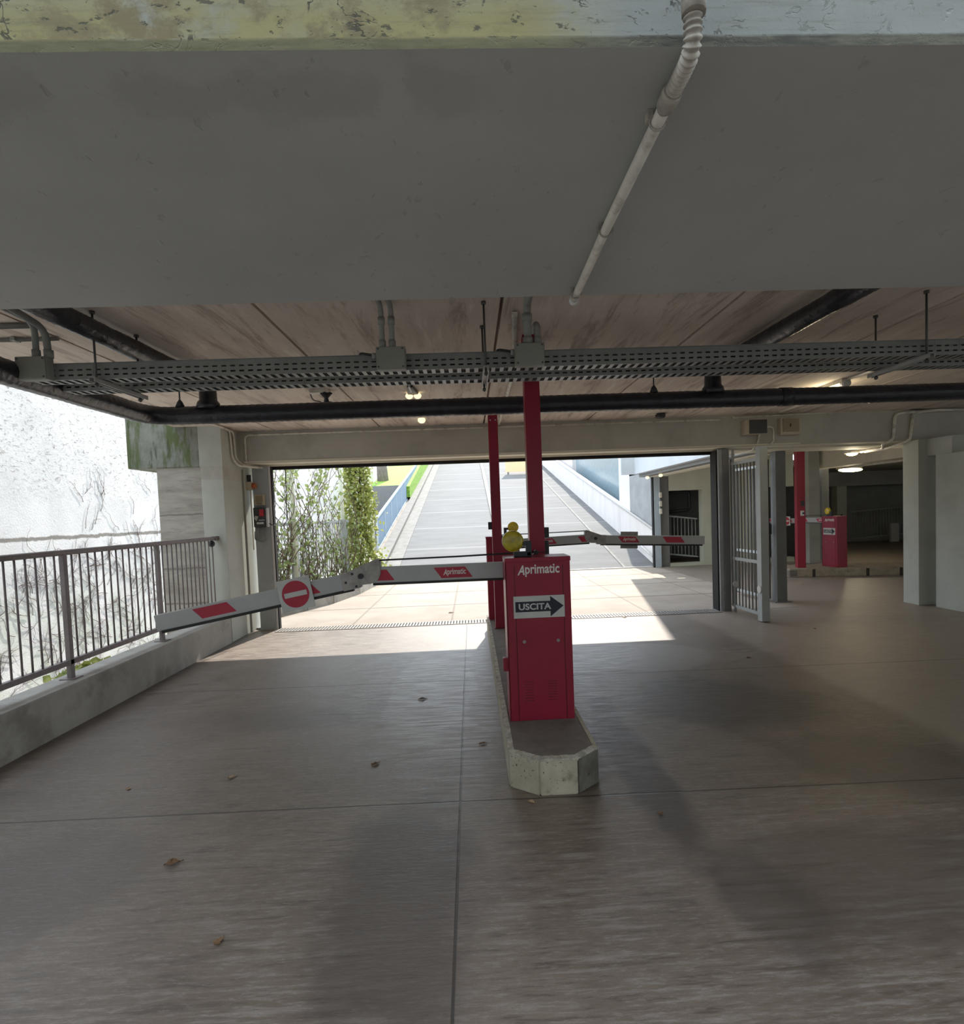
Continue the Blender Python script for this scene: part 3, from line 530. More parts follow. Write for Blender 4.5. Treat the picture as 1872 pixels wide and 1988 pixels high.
barrier((.43, 3.83, .212), 0, 'red barrier cabinet nearest us with its boom drooping left to the railing', math.radians(10.1), 0, True, M['yellow'])
barrier((.402, 7.49, .212), PI, 'red barrier cabinet at the back of the island with boom reaching right', math.radians(2.6), math.radians(1.4), False, M['brightyellow'])
barrier((7.82, 11.92, .18), math.radians(-83), 'bright red barrier cabinet on the tan island of the right bay', math.radians(0), 0, True, M['brightyellow'], False)
def red_post(x, y, z0, z1, w, label, rz=0):
    p = thing('steel_post', (x, y, z0), label, 'post', rz, 'red steel posts'); h = z1 - z0
    MB().box(-w / 2, w / 2, -w / 2, w / 2, 0, h, .006).build('post_tube', M['red'], p, local=True)
    return p
bp = red_post(.487, 4.25, .21, 2.9, .114, 'tall red square post rising behind the nearest barrier cabinet to the ceiling')
MB().box(-.075, .075, -.075, .075, .0, .012).build('base_plate', M['redseam'], bp, local=True)
MB().box(.057, .094, -.03, .03, 1.195, 1.272, .004).build('photocell', M['blackmetal'], bp, local=True)
MB().box(.035, .105, .0575, .13, 1.02, 1.17, .02).build('intercom_box', M['blackmetal'], bp, local=True)
MB().box(-.0585, .0585, -.0585, .0585, 1.085, 1.093).build('joint_line', M['redseam'], bp, local=True)
qp = red_post(.307, 6.84, .21, 2.77, .114, 'slimmer looking red post farther back on the island, ending below the ceiling')
MB().box(-.1, -.057, -.03, .03, 1.2, 1.29, .004).build('photocell', M['blackmetal'], qp, local=True)
for x in (-.03, .03): MB().cyl((x, -.0605, 2.5), (x, -.055, 2.5), .008, 8).build('bolt', M['letter'], qp, local=True)
MB().box(-.07, .07, -.07, .07, 0, .01).build('base_plate', M['redseam'], qp, local=True)
tp = red_post(7.1, 11.98, .18, 2.9, .165, 'bright red post on the tan island of the right bay', math.radians(-12))
MB().box(-.01, .06, -.1, -.082, 1.33, 1.44, .004).build('card_reader', M['blackmetal'], tp, local=True)
m = MB(); m.box(-.02, .05, -.11, -.082, 1.12, 1.23, .012); rd = m.build('intercom_box', M['white'], tp, local=True)
MB().cyl((.03, -.116, 1.175), (.03, -.11, 1.175), .022, 14).build('button', M['blackmetal'], rd, local=True)
# ------------------------------------------------------------------ railing on the parapet
rl = thing('railing', (-3.4, 4.0, .355), 'grey steel railing of thin vertical bars on the low parapet', 'railing')
MB().tube([(-3.4, 1.2, 1.412), (-3.4, 7.62, 1.412)], .024, 12).build('top_rail', M['railsteel'], rl)
MB().beam((-3.4, 1.2, .495), (-3.4, 7.62, .495), .04, .045, .004).build('bottom_rail', M['railsteel'], rl)
for y in (2.01, 3.42, 4.83, 6.24):
    m = MB(); m.box(-3.42, -3.38, y - .022, y + .022, .357, 1.4, .003); po = m.build('post', M['railsteel'], rl)
    m = MB(); m.box(-3.46, -3.34, y - .06, y + .06, .355, .364, .002); fl_ = m.build('flange', M['railsteel'], po)
y0 = 1.2
for k in range(4):
    a = 2.01 + 1.41 * (k - 0); 
    for j in range(1, 14):
        y = a + 1.41 * j / 14
        if y < 7.62: MB().cyl((-3.4, y, .5), (-3.4, y, 1.4), .0078, 6).build('baluster', M['railsteel'], rl)
m = MB(); m.box(-3.43, -3.37, 7.6, 7.7, 1.385, 1.44, .008); m.build('wall_bracket', M['railsteel'], rl)
m = MB(); m.sphere((-3.405, 7.55, 1.345), .042, (1, 1, 1), 16, 10); tag(m.build('bulkhead_fitting', M['blackmetal']), 'small black round fitting tucked under the end of the railing', 'fitting')
# ------------------------------------------------------------------ cable trays and hangers
def tray(y0, y1, label):
    t = thing('cable_tray', (1.8, y0, 2.505), label, 'cable tray', group='perforated cable trays'); p = .0535; xa, xb = -2.83, 6.6; n = int((xb - xa) / p)
    for yy, nm in ((y0, 'front_side'), (y1, 'back_side')):
        m = MB(); rows = [0, .02, .030, .052, .062, .078, .092]
        for i in range(n):
            x = xa + i * p
            for r in range(6):
                hole = r in (1, 3)
                a, bq = rows[r] + 2.505, rows[r + 1] + 2.505
                segs = [(x, x + .011), (x + .041, x + p)] if hole else [(x, x + p)]
                for s0, s1 in segs: m.quad([(s0, yy, a), (s1, yy, a), (s1, yy, bq), (s0, yy, bq)])
        e = -.012 if yy == y0 else .012
        m.box(xa, xb, min(yy, yy + e), max(yy, yy + e), 2.597, 2.600); 
        o = m.build(nm, M['galv'], t); md = o.modifiers.new('s', 'SOLIDIFY'); md.thickness = .0015
    m = MB(); w = y1 - y0
    for i in range(n):
        x = xa + i * p
        m.quad([(x, y0, 2.505), (x + .025, y0, 2.505), (x + .025, y1, 2.505), (x, y1, 2.505)])
        m.quad([(x + .025, y0, 2.505), (x + p, y0, 2.505), (x + p, y0 + .008, 2.505), (x + .025, y0 + .008, 2.505)])
        m.quad([(x + .025, y1 - .008, 2.505), (x + p, y1 - .008, 2.505), (x + p, y1, 2.505), (x + .025, y1, 2.505)])
    o = m.build('perforated_base', M['galv'], t); md = o.modifiers.new('s', 'SOLIDIFY'); md.thickness = .0015
    m = MB()
    for yy, zz, rr_ in ((y0 + .025, 2.528, .018), (y0 + .06, 2.530, .021), (y0 + .09, 2.525, .014), (y0 + .04, 2.560, .015)): m.tube([(xa, yy, zz), (0, yy + .003, zz), (xb, yy - .003, zz)], rr_, 6)
    m.build('cable', M['rubber'], t)
    return t
tray(3.555, 3.665, 'perforated grey cable tray nearest us, junction boxes fixed to its side')
tray(3.845, 3.955, 'second perforated cable tray running parallel behind the first')
def hanger(x, label):
    h = thing('tray_hanger', (x, 3.75, 2.9), label, 'hanger', group='tray hangers')
    for y in (3.535, 3.985):
        r = MB(); r.cyl((x, y, 2.45), (x, y, 2.9), .0065, 8); r = r.build('rod', M['hanger'], h)
        MB().cyl((x, y, 2.884), (x, y, 2.9), .016, 10).build('anchor', M['hanger'], r); MB().cyl((x, y, 2.455), (x, y, 2.47), .013, 6).build('nut', M['hanger'], r)
    m = MB(); m.box(x - .018, x + .018, 3.49, 4.05, 2.498, 2.5025); m.box(x - .018, x - .013, 3.49, 4.05, 2.475, 2.5); m.box(x + .013, x + .018, 3.49, 4.05, 2.475, 2.5); m.build('strut', M['zinc'], h)
hanger(-2.215, 'pair of rods and strut holding the trays near the left junction box')
hanger(.13, 'pair of rods and strut holding the trays between the two middle boxes')
hanger(2.93, 'pair of rods and strut holding the trays on the right near the lit tube')
def jbox(x, w, label, pipes):
    j = thing('junction_box', (x, 3.5, 2.495), label, 'junction box', group='junction boxes on the tray')
    m = MB(); m.box(x - w / 2, x + w / 2, 3.49, 3.554, 2.495, 2.632, .008); bd = m.build('box_body', M['jbox'], j)
    m = MB(); m.box(x - w / 2 + .004, x + w / 2 - .004, 3.484, 3.4905, 2.499, 2.628, .003); ld = m.build('box_lid', M['jbox'], j)
    for sx in (-1, 1):
        for z in (2.51, 2.617): MB().cyl((x + sx * (w / 2 - .016), 3.481, z), (x + sx * (w / 2 - .016), 3.485, z), .006, 8).build('screw', M['hanger'], ld)
    for pts, r in pipes:
        m = MB(); m.tube(bend(pts, .07), r, 10); c = m.build('conduit', M['conduit'], j)
        m = MB(); a = Vector(pts[0]); m.cyl(a, a + Vector((0, 0, .045)), r * 1.32, 10); m.build('gland', M['conduit'], c)
        if len(pts) == 3: m = MB(); m.cyl(a + Vector((0, 0, .14)), a + Vector((0, 0, .185)), r * 1.3, 10); m.build('gland', M['conduit'], c)
    return j
jl = jbox(-2.56, .18, 'grey junction box at the left end of the trays', [([(-2.545, 3.52, 2.63), (-2.545, 3.52, 2.84), (-2.60, 3.2, 2.876), (-2.60, 2.28, 2.876)], .018), ([(-2.48, 3.53, 2.63), (-2.485, 3.52, 2.80), (-2.55, 3.25, 2.876), (-2.55, 2.28, 2.876)], .02)])
jm = jbox(-.445, .178, 'grey junction box left of the middle hanger with two risers', [([(-.495, 3.52, 2.63), (-.495, 3.52, 2.875), (-.495, 2.28, 2.877)], .0165), ([(-.435, 3.52, 2.63), (-.435, 3.52, 2.876), (-.435, 2.28, 2.877)], .0165)])
jr = jbox(.40, .182, 'grey junction box right of the middle hanger in front of the red post', [([(.395, 3.53, 2.63), (.395, 3.53, 2.873), (.395, 2.28, 2.877)], .024), ([(.455, 3.53, 2.63), (.455, 3.53, 2.75), (.455, 3.62, 2.78), (.455, 3.75, 2.78)], .02)])
for j, x in ((jm, -.445), (jr, .40)):
    m = MB(); m.tube(bend([(x - .09, 3.52, 2.585), (x - .15, 3.53, 2.60), (x - .2, 3.56, 2.615), (x - .19, 3.6, 2.56), (x - .12, 3.6, 2.53)], .03), .008, 8); m.build('cable_loop', M['rubber'], j)
    m = MB(); m.cyl((x - .115, 3.52, 2.585), (x - .088, 3.52, 2.585), .018, 10); m.build('cable_gland', M['conduit'], j)
def conduit(name, pts, r, label, clips=(), mat='pvc', n=8, cat='conduit'):
    t = thing(name, pts[0], label, cat); MB().tube(bend(pts, .07), r, n).build('pipe', M[mat], t)
    for c in list(clips) + [(pts[0][0], pts[0][1], pts[0][2], r, r)]: MB().box(c[0] - c[3], c[0] + c[3], c[1] - c[4], c[1] + c[4], c[2] - .012, c[2] + .012, .003).build('mount_clip', M[mat], t)
    return t
conduit('conduit', [(.335, 3.72, 2.882), (.44, 5.0, 2.882), (.46, 8.2, 2.882)], .018, 'pale conduit on the ceiling running back from the right middle junction box')
conduit('conduit', [(-6, 3.70, 2.882), (-2.66, 3.70, 2.882)], .018, 'upper of two short conduits on the ceiling at the left edge', [(-2.9, 3.70, 2.882, .02, .024)], 'conduit')
conduit('conduit', [(-6, 3.97, 2.884), (-2.72, 3.97, 2.884)], .014, 'lower of two short conduits on the ceiling at the left edge', [(-3.0, 3.97, 2.884, .015, .03)], 'conduit')
# ------------------------------------------------------------------ black lagged pipes
pp = thing('insulated_pipe', (0, 5.0, 2.9), 'black lagged pipe crossing under the ceiling with two branches and a bend at left', 'pipe')
def lag(pts, r, name, amp=.03, step=.03, rad=.26):
    P = bend(pts, rad, 14); L = [P[0]]
    for a, b in zip(P[:-1], P[1:]):
        n = max(1, int((b - a).length / step))
        for k in range(1, n + 1): L.append(a.lerp(b, k / n))
    rs = [r * (1 + amp * mnoise.noise(p * 3.1) + amp * .7 * mnoise.noise(p * 14) + (.03 if k % 2 else -.03) * .6) for k, p in enumerate(L)]
    return MB().tube(L, rs, 16).build(name, M['insul'], pp)
lag([(-2.70, 2.3, 2.54), (-2.70, 5.0, 2.54), (6.55, 5.0, 2.54)], .077, 'main_run')
for x, xd in ((-2.26, -2.21), (2.27, 2.19)):
    lag([(x, 2.3, 2.80), (xd, 5.0, 2.80)], .064, 'branch_pipe', .07, .02, .09)
    m = MB(); m.tube([(xd, 5, 2.585), (xd, 5.0, 2.64), (xd, 5.0, 2.66), (xd, 5.0, 2.74), (xd, 5.0, 2.86), (xd, 5.0, 2.865)], [.105, .09, .073, .07, .08, .03], 14); m.build('tee_collar', M['insul'], pp)
for x in (-2.45, 1.66, 4.6):
    m = MB(); m.cyl((x, 5, 2.6), (x, 5, 2.9), .006, 6); m.tube([(x, 5, 2.61), (x, 5, 2.655), (x, 5, 2.675)], [.04, .022, .008], 10); m.build('pipe_hanger', M['blackmetal'], pp)
m = MB()
for x in (2.84,): m.tube([(x - .05, 5, 2.54), (x + .05, 5, 2.54)], .083, 16)
m.build('joint_band', M['insul'], pp)
# ------------------------------------------------------------------ hose and conduit on the near beam
hc = thing('service_conduit', (.435, 1.05, 2.45), 'conduit running along the beam soffit, ribbed hose at its outer end', 'conduit')
path = bend([(.43, 1.035, 3.2), (.43, 1.035, 2.50), (.437, 1.05, 2.425), (.437, 1.12, 2.425), (.436, 1.17, 2.426)], .05, 8); L = [path[0]]
for a, b in zip(path[:-1], path[1:]):
    n = max(1, math.ceil((b - a).length / .0015))
    for k in range(1, n + 1): L.append(a.lerp(b, k / n))
acc = [0.]
for a, b in zip(L[:-1], L[1:]): acc.append(acc[-1] + (b - a).length)
rs = [.0150 + .0024 * math.sin(2 * PI * t / .0105) for t in acc]
MB().tube(L, rs, 14).build('ribbed_hose', M['dirtypvc'], hc)
m = MB(); m.tube([(.433, 1.036, 2.475), (.433, 1.036, 2.5), (.432, 1.036, 2.53)], [.021, .0215, .02], 12); m.build('torn_sleeve', M['dirtypvc'], hc)
m = MB(); m.tube([(.436, 1.150, 2.426), (.436, 1.165, 2.426), (.436, 1.195, 2.427), (.435, 1.206, 2.428)], [.0195, .021, .0195, .014], 14); m.build('coupling', M['dirtypvc'], hc)
m = MB(); m.tube([(.436, 1.19, 2.428), (.434, 1.7, 2.428), (.44, 2.262, 2.428)], .0142, 12); m.build('pipe', M['pvc'], hc)
for y in (1.245, 1.717, 2.2):
    m = MB(); m.tube([(.435 + .0165 * math.cos(t), y, 2.428 + .0165 * math.sin(t)) for t in [math.radians(-200 + 220 * k / 14) for k in range(15)]], .0028, 6); m.box(.412, .424, y - .012, y + .012, 2.43, 2.45, .002); m.box(.447, .459, y - .008, y + .008, 2.425, 2.45, .002); m.build('mount_clip', M['dirtypvc'], hc)
m = MB(); m.cyl((.44, 2.245, 2.428), (.44, 2.272, 2.428), .017, 12); m.build('end_cap', M['white'], hc)
# ------------------------------------------------------------------ fittings on ceiling and far beam
t = thing('cctv_camera', (-1.42, 5.78, 2.9), 'small black camera on a pale bracket above the black pipe', 'camera')
m = MB(); m.box(-1.55, -1.36, 5.74, 5.84, 2.865, 2.9, .004); m.build('mount_plate', M['pvc'], t); m = MB(); m.tube([(-1.40, 5.80, 2.87), (-1.40, 5.80, 2.82), (-1.40, 5.80, 2.775)], [.065, .02, .03], 12); m.build('neck', M['blackmetal'], t)
m = MB(); m.sphere((-1.38, 5.82, 2.73), .075, (1.1, 1, .8)); m.build('housing', M['blackmetal'], t); m = MB(); m.tube(bend([(-1.45, 5.78, 2.78), (-1.53, 5.78, 2.80), (-1.55, 5.78, 2.86)], .04), .005, 6); m.build('cable', M['rubber'], t)
t = thing('twin_spot_lamp', (-.55, 5.98, 2.9), 'twin ceiling spot with two pale lamp heads above the black pipe', 'lamp')
m = MB(); m.prism([(-.575, 5.66), (-.525, 5.66), (-.49, 6.02), (-.61, 6.02)], 2.868, 2.9, 'z', .006); m.build('shadow_plate', M['blackmetal'], t)  # black plate painting the shadow of the lamp on the ceiling
for x in (-.592, -.505): m = MB(); m.sphere((x, 6.02, 2.862), .04, (1, 1, .8)); m.build('lamp_head', M['globe'], t)
m = MB(); m.beam((-.552, 5.62, 2.875), (-.548, 5.8, 2.86), .02, .02); m.build('ceiling_mount', M['white'], t)
t = thing('globe_lamp', (-.6, 7.62, 2.9), 'small cream globe lamp on the ceiling just under the black pipe', 'lamp')
m = MB(); m.sphere((-.6, 7.62, 2.875), .052, (1, 1, .8)); m.build('globe', M['globe'], t); m = MB(); m.cyl((-.6, 7.62, 2.893), (-.6, 7.62, 2.9), .03, 12); m.build('mount', M['white'], t)
t = thing('dome_camera', (2.69, 7.85, 2.9), 'black dome camera on the ceiling right of the red posts', 'camera')
m = MB(); m.tube([(2.69, 7.85, 2.9), (2.69, 7.85, 2.855), (2.69, 7.85, 2.835)], [.07, .068, .05], 16); m.build('dome', M['blackmetal'], t); m = MB(); m.box(2.5, 2.69, 7.82, 7.86, 2.885, 2.9); m.build('mount', M['pvc'], t)
t = thing('tube_lamp', (4.07, 6.15, 2.9), 'lit fluorescent tube under the ceiling at the right, above the black pipe', 'lamp')
m = MB(); m.box(4.02, 4.12, 5.98, 6.6, 2.86, 2.9, .006); m.build('ceiling_mount', M['pvc'], t); m = MB(); m.tube([(4.07, 6.02, 2.85), (4.07, 6.06, 2.85), (4.07, 6.5, 2.85), (4.07, 6.54, 2.85)], [.03, .038, .038, .03], 14); m.build('tube', M['tube'], t); m = MB(); m.cyl((4.07, 5.96, 2.85), (4.07, 6.03, 2.85), .042, 16); m.build('end_cap', M['white'], t)
conduit('conduit', [(4.07, 4.1, 2.885), (4.07, 5.98, 2.885)], .013, 'short pale conduit feeding the lit tube lamp')
conduit('conduit', [(4.42, 6.9, 2.885), (4.42, 7.9, 2.885)], .018, 'short pale conduit on the ceiling above the two beam boxes')
t = thing('signal_box', (4.15, 8.12, 2.6), 'dark-faced box fixed to the beam above the open gate', 'box')
m = MB(); m.box(4.02, 4.29, 8.06, 8.25, 2.60, 2.81, .008); m.build('wall_mount', M['beige'], t); m = MB(); m.box(4.05, 4.30, 8.035, 8.062, 2.605, 2.80, .004); m.build('dark_face', M['darkpanel'], t)
m = MB(); m.tube(bend([(4.25, 8.15, 2.61), (4.25, 8.2, 2.5), (4.33, 8.54, 2.41), (4.33, 9.08, 2.41)], .05), .013, 8); m.build('conduit', M['pvc'], t)
t = thing('electrical_box', (4.71, 8.2, 2.585), 'beige electrical box on the beam right of the dark-faced box', 'box')
m = MB(); m.box(4.565, 4.87, 8.16, 8.25, 2.585, 2.83, .008); m.build('mounting_box', M['beige'], t); m = MB(); m.box(4.60, 4.835, 8.145, 8.162, 2.63, 2.815, .005); ld = m.build('cover', M['brownbox'], t); m = MB(); m.box(4.70, 4.712, 8.141, 8.147, 2.70, 2.745); m.build('slot', M['slot'], ld)
conduit('conduit', [(4.35, 8.235, 2.72), (4.50, 8.235, 2.72), (4.50, 8.235, 2.5), (4.42, 8.235, 2.46)], .014, 'bent pale conduit dropping between the two beam boxes')
conduit('conduit', [(-3.16, 8.23, 2.46), (-3.16, 8.23, 2.845), (3.7, 8.23, 2.845)], .014, 'long thin conduit along the top of the far beam turning down at left', [(-2.6, 8.235, 2.845, .03, .014), (-1.6, 8.235, 2.845, .03, .014), (-.6, 8.235, 2.845, .03, .014), (.9, 8.235, 2.845, .03, .014), (2.2, 8.235, 2.845, .03, .014)], 'pvc')
for dy, nm in ((0, 'outer'), (.11, 'inner')):
    conduit('conduit', [(-3.40 + dy * .5, 6.4, 2.884), (-3.25, 7.6 + dy, 2.884), (-3.25, 7.95 + dy, 2.87), (-3.25, 7.98 + dy, 2.50), (-3.2 + dy * .4, 8.03 + dy, 2.40), (-3.0 + dy * .4, 8.75, 2.40)], .015, 'pale conduit bending down the beam over the column, the %s of a pair' % nm)
conduit('conduit', [(.33, 6.85, 2.79), (2.3, 6.85, 2.79)], .012, 'thin white conduit reaching right from the head of the back red post')
ra = conduit('conduit', [(7.4, 8.2, 2.87), (6.5, 8.22, 2.865), (6.33, 8.225, 2.84), (6.30, 8.225, 2.46), (6.2, 8.3, 2.42), (6.5, 8.7, 2.39), (6.5, 9.2, 2.39)], .022, 'left of two thick conduits swan-necking down the beam at right')
rb = conduit('conduit', [(7.5, 8.2, 2.87), (6.85, 8.15, 2.87), (6.61, 8.225, 2.85), (6.56, 8.225, 2.46), (6.5, 8.3, 2.42), (6.56, 8.7, 2.39), (6.56, 9.2, 2.39)], .022, 'right of two thick conduits swan-necking down the beam at right')
m = MB(); m.box(6.55, 6.75, 8.15, 8.25, 2.90, 2.965, .006); t = m.build('conduit_box', M['pvc']); tag(t, 'pale inline box where the two thick conduits meet', 'box')
conduit('conduit', [(3.9, 8.235, 2.87), (6.55, 8.235, 2.925)], .012, 'thin pale conduit along the beam top above the beige box', [(5.2, 8.235, 2.90, .03, .014)])
t = thing('soffit_lamp', (6.5, 9.3, 2.42), 'small lit lamp under the beam at the end of the thick conduits', 'lamp'); m = MB(); m.sphere((6.45, 9.35, 2.375), .1, (.8, 1, .35)); m.build('lens', M['lens'], t); m = MB(); m.box(6.37, 6.55, 9.25, 9.45, 2.385, 2.42, .006); m.build('mount', M['pvc'], t)
t = thing('tube_lamp', (10.3, 15, 2.6), 'long glowing lamp hanging deep in the dark garage', 'lamp'); m = MB(); m.sphere((10.3, 15, 2.41), .34, (1, .25, .16), 20, 10); m.build('lens', M['tube'], t); m = MB(); m.box(10.0, 10.6, 14.95, 15.05, 2.45, 2.6); m.build('fitting', M['dark_inside'], t)
conduit('conduit', [(9.075, 11.2, 2.72), (9.075, 11.2, 2.42), (9.3, 11.6, 2.40), (9.3, 14, 2.40)], .02, 'nearer of two conduits looping under the cream beam of the right bay')
conduit('conduit', [(9.075, 10.6, 2.72), (9.075, 10.6, 2.42), (9.25, 10.9, 2.40), (9.25, 14, 2.40)], .02, 'second of two conduits looping under the cream beam of the right bay')
# ------------------------------------------------------------------ shutter posts, control boxes
sp = thing('shutter_post', (-3.06, 8.55, 0), 'grey steel shutter post with control boxes at the left of the opening', 'post', group='shutter posts')
m = MB(); m.box(-3.19, -2.96, 8.5, 8.62, 0, 2.42, .004); m.build('post_tube', M['gatepost'], sp); m = MB(); m.box(-2.957, -2.93, 8.5, 8.64, 0, 2.42, .003); m.build('painted_sunlit_face', M['white'], sp); m = MB(); m.box(-2.93, -2.915, 8.52, 8.6, 0, 2.42); m.build('guide_channel', M['slot'], sp)  # white strip paints the sunlit right face of the post
m = MB(); m.box(-3.26, -3.19, 8.52, 8.62, 0, .03); m.build('foot_plate', M['gate'], sp)
t = thing('alarm_box', (-3.09, 8.49, 1.92), 'square beige sounder box high on the left shutter post', 'box'); m = MB(); m.box(-3.165, -3.015, 8.45, 8.5, 1.85, 2.01, .012); bd = m.build('housing', M['beige'], t); m = MB(); m.box(-3.14, -3.04, 8.443, 8.452, 1.90, 1.99, .006); m.build('cover', M['brownbox'], bd)
for z in (1.868, 1.885): m = MB(); m.box(-3.13, -3.05, 8.447, 8.452, z, z + .006); m.build('slot', M['slot'], bd)
t = thing('control_box', (-3.07, 8.48, 1.5), 'dark control box with a red switch on the left shutter post', 'control box'); m = MB(); m.box(-3.175, -2.995, 8.42, 8.5, 1.53, 1.82, .015); bd = m.build('housing', M['darkpanel'], t)
m = MB(); m.box(-3.08, -3.02, 8.395, 8.422, 1.69, 1.79, .008); m.build('red_switch', M['redbutton'], t); m = MB(); m.box(-3.13, -3.03, 8.413, 8.421, 1.575, 1.605); m.build('paper_label', M['white'], t)
m = MB(); m.box(-3.10, -3.015, 8.413, 8.421, 1.628, 1.64); m.build('paper_label', M['white'], t); m = MB(); m.prism([(-3.165, 1.66), (-3.13, 1.62), (-3.11, 1.66), (-3.10, 1.69), (-3.15, 1.70)], 8.412, 8.421, 'y'); m.build('paper_label', M['signgrey'], t)
m = MB(); m.box(-2.993, -2.965, 8.42, 8.5, 1.53, 1.81, .006); m.build('side_module', M['white'], t)
for x in (-3.16, -3.115, -3.08, -3.035): m = MB(); m.cyl((x, 8.46, 1.495), (x, 8.46, 1.53), .014, 10); m.build('gland', M['conduit'], t)
for x, x2, z in ((-3.16, -3.19, 1.36), (-3.115, -3.2, 1.33), (-3.035, -3.2, 1.31)):
    m = MB(); m.tube(bend([(x, 8.46, 1.5), (x, 8.46, z + .03), (x - .03, 8.47, z), (x2, 8.5, z + .03), (x2, 8.52, z + .14)], .05), .008, 8); m.build('cable', M['conduit'], t)
m = MB(); m.tube(bend([(-2.97, 8.46, 1.58), (-2.92, 8.5, 1.55), (-2.85, 8.7, 1.53), (-2.8, 8.75, 1.6), (-2.78, 8.75, 2.4)], .08), .006, 8); m.build('hanging_cable', M['rubber'], t)
t = thing('warning_beacon', (-3.22, 8.3, 2.1), 'small beacon with orange glass on the pilaster beside the shutter post', 'beacon'); m = MB(); m.box(-3.262, -3.18, 8.42, 8.5, 2.08, 2.2, .006); m.build('housing', M['beige'], t); m = MB(); m.cyl((-3.18, 8.46, 2.14), (-3.13, 8.46, 2.14), .038, 14); m.build('glass', M['amberglass'], t); m = MB(); m.cyl((-3.222, 8.46, 2.2), (-3.222, 8.46, 2.30), .03, 12); m.build('cap', M['blackmetal'], t); m = MB(); m.cyl((-3.21, 8.46, 1.2), (-3.21, 8.46, 2.08), .009, 8); m.build('conduit', M['pvc'], t)
gp = thing('shutter_post', (3.78, 8.4, 0), 'blue-grey steel post between the driveway and the open gate', 'post', group='shutter posts')
m = MB(); m.box(3.72, 3.78, 8.36, 8.62, 0, 2.43, .004); m.build('guide_flange', M['gatepost'], gp); m = MB(); m.box(3.78, 3.875, 8.34, 8.6, 0, 2.43, .004); m.build('post_tube', M['gate'], gp); m = MB(); m.box(3.70, 3.72, 8.4, 8.6, 0, 2.42); m.build('guide_channel', M['slot'], gp)
m = MB(); m.cyl((3.89, 8.25, 0), (3.89, 8.25, 2.4), .018, 10); m.build('round_stile', M['gatepost'], gp); m = MB(); m.cyl((3.885, 8.21, .42), (3.885, 8.222, .42), .045, 16); m.build('reflector', M['white'], gp)
rp_ = thing('gate_post', (4.95, 8.92, 0), 'dark grey square post at the right of the open gate', 'post'); m = MB(); m.box(4.875, 5.04, 8.88, 9.04, 0, 2.42, .005); m.build('post_tube', M['gate'], rp_); m = MB(); m.box(4.82, 5.1, 8.84, 9.1, 0, .012, .002); m.build('base_plate', M['gate'], rp_)
def leaf(loc, ang, label, L=.86, barsn=8, wide=True):
    g = thing('gate_leaf', loc, label, 'gate', ang, 'barred gate leaves')
    m = MB(); m.box(L - .05, L + .06, -.055, .055, .01, 2.36, .004) if wide else m.box(L - .03, L + .03, -.025, .025, .05, 2.3, .003); m.build('end_stile', M['gatepost'], g, local=True)
    m = MB(); m.box(.0, .04, -.02, .02, .08, 2.27, .003); m.build('hinge_stile', M['gate'], g, local=True)
    for z, nm in ((.09, 'bottom_rail'), (.80, 'middle_rail'), (2.2, 'top_rail')): m = MB(); m.beam((.02, 0, z), (L, 0, z), .035, .045, .003); m.build(nm, M['gatepost'], g, local=True)
    for k in range(barsn): x = .1 + (L - .2) * k / (barsn - 1); m = MB(); m.cyl((x, 0, .1), (x, 0, 2.2), .0095, 8); m.build('bar', M['gate'], g, local=True)
    return g
g1 = leaf((3.90, 8.34, 0), math.radians(-89), 'barred grey gate leaf standing open towards us, heavy end post')
m = MB(); m.cyl((.87, -.068, .44), (.87, -.055, .44), .05, 16); m.build('reflector', M['white'], g1, local=True)
g2 = leaf((4.71, 8.98, 0), math.radians(92), 'second barred gate leaf folded back beside the dark square post', wide=False)
m = MB(); m.box(-.03, .03, -.13, -.02, 1.10, 1.26, .006); m.build('lock_case', M['blackmetal'], g2, local=True)
m = MB(); m.box(-.015, .015, -.105, -.06, .05, 2.3, .003); m.build('stop_bar', M['blackmetal'], g2, local=True)
# drain grate
dg = thing('drain_grate', (.3, 8.37, 0), 'narrow steel drain grate across the driveway at the opening', 'drain')
m = MB(); m.box(-2.9, 3.7, 8.25, 8.52, .001, .003); m.build('channel', M['slot'], dg); m = MB()
for k in range(150): m.box(-2.9 + k * .044, -2.9 + k * .044 + .024, 8.262, 8.508, .002, .008)
m.box(-2.9, 3.7, 8.25, 8.265, .002, .008); m.box(-2.9, 3.7, 8.505, 8.52, .002, .008); m.build('grating', M['grate'], dg)
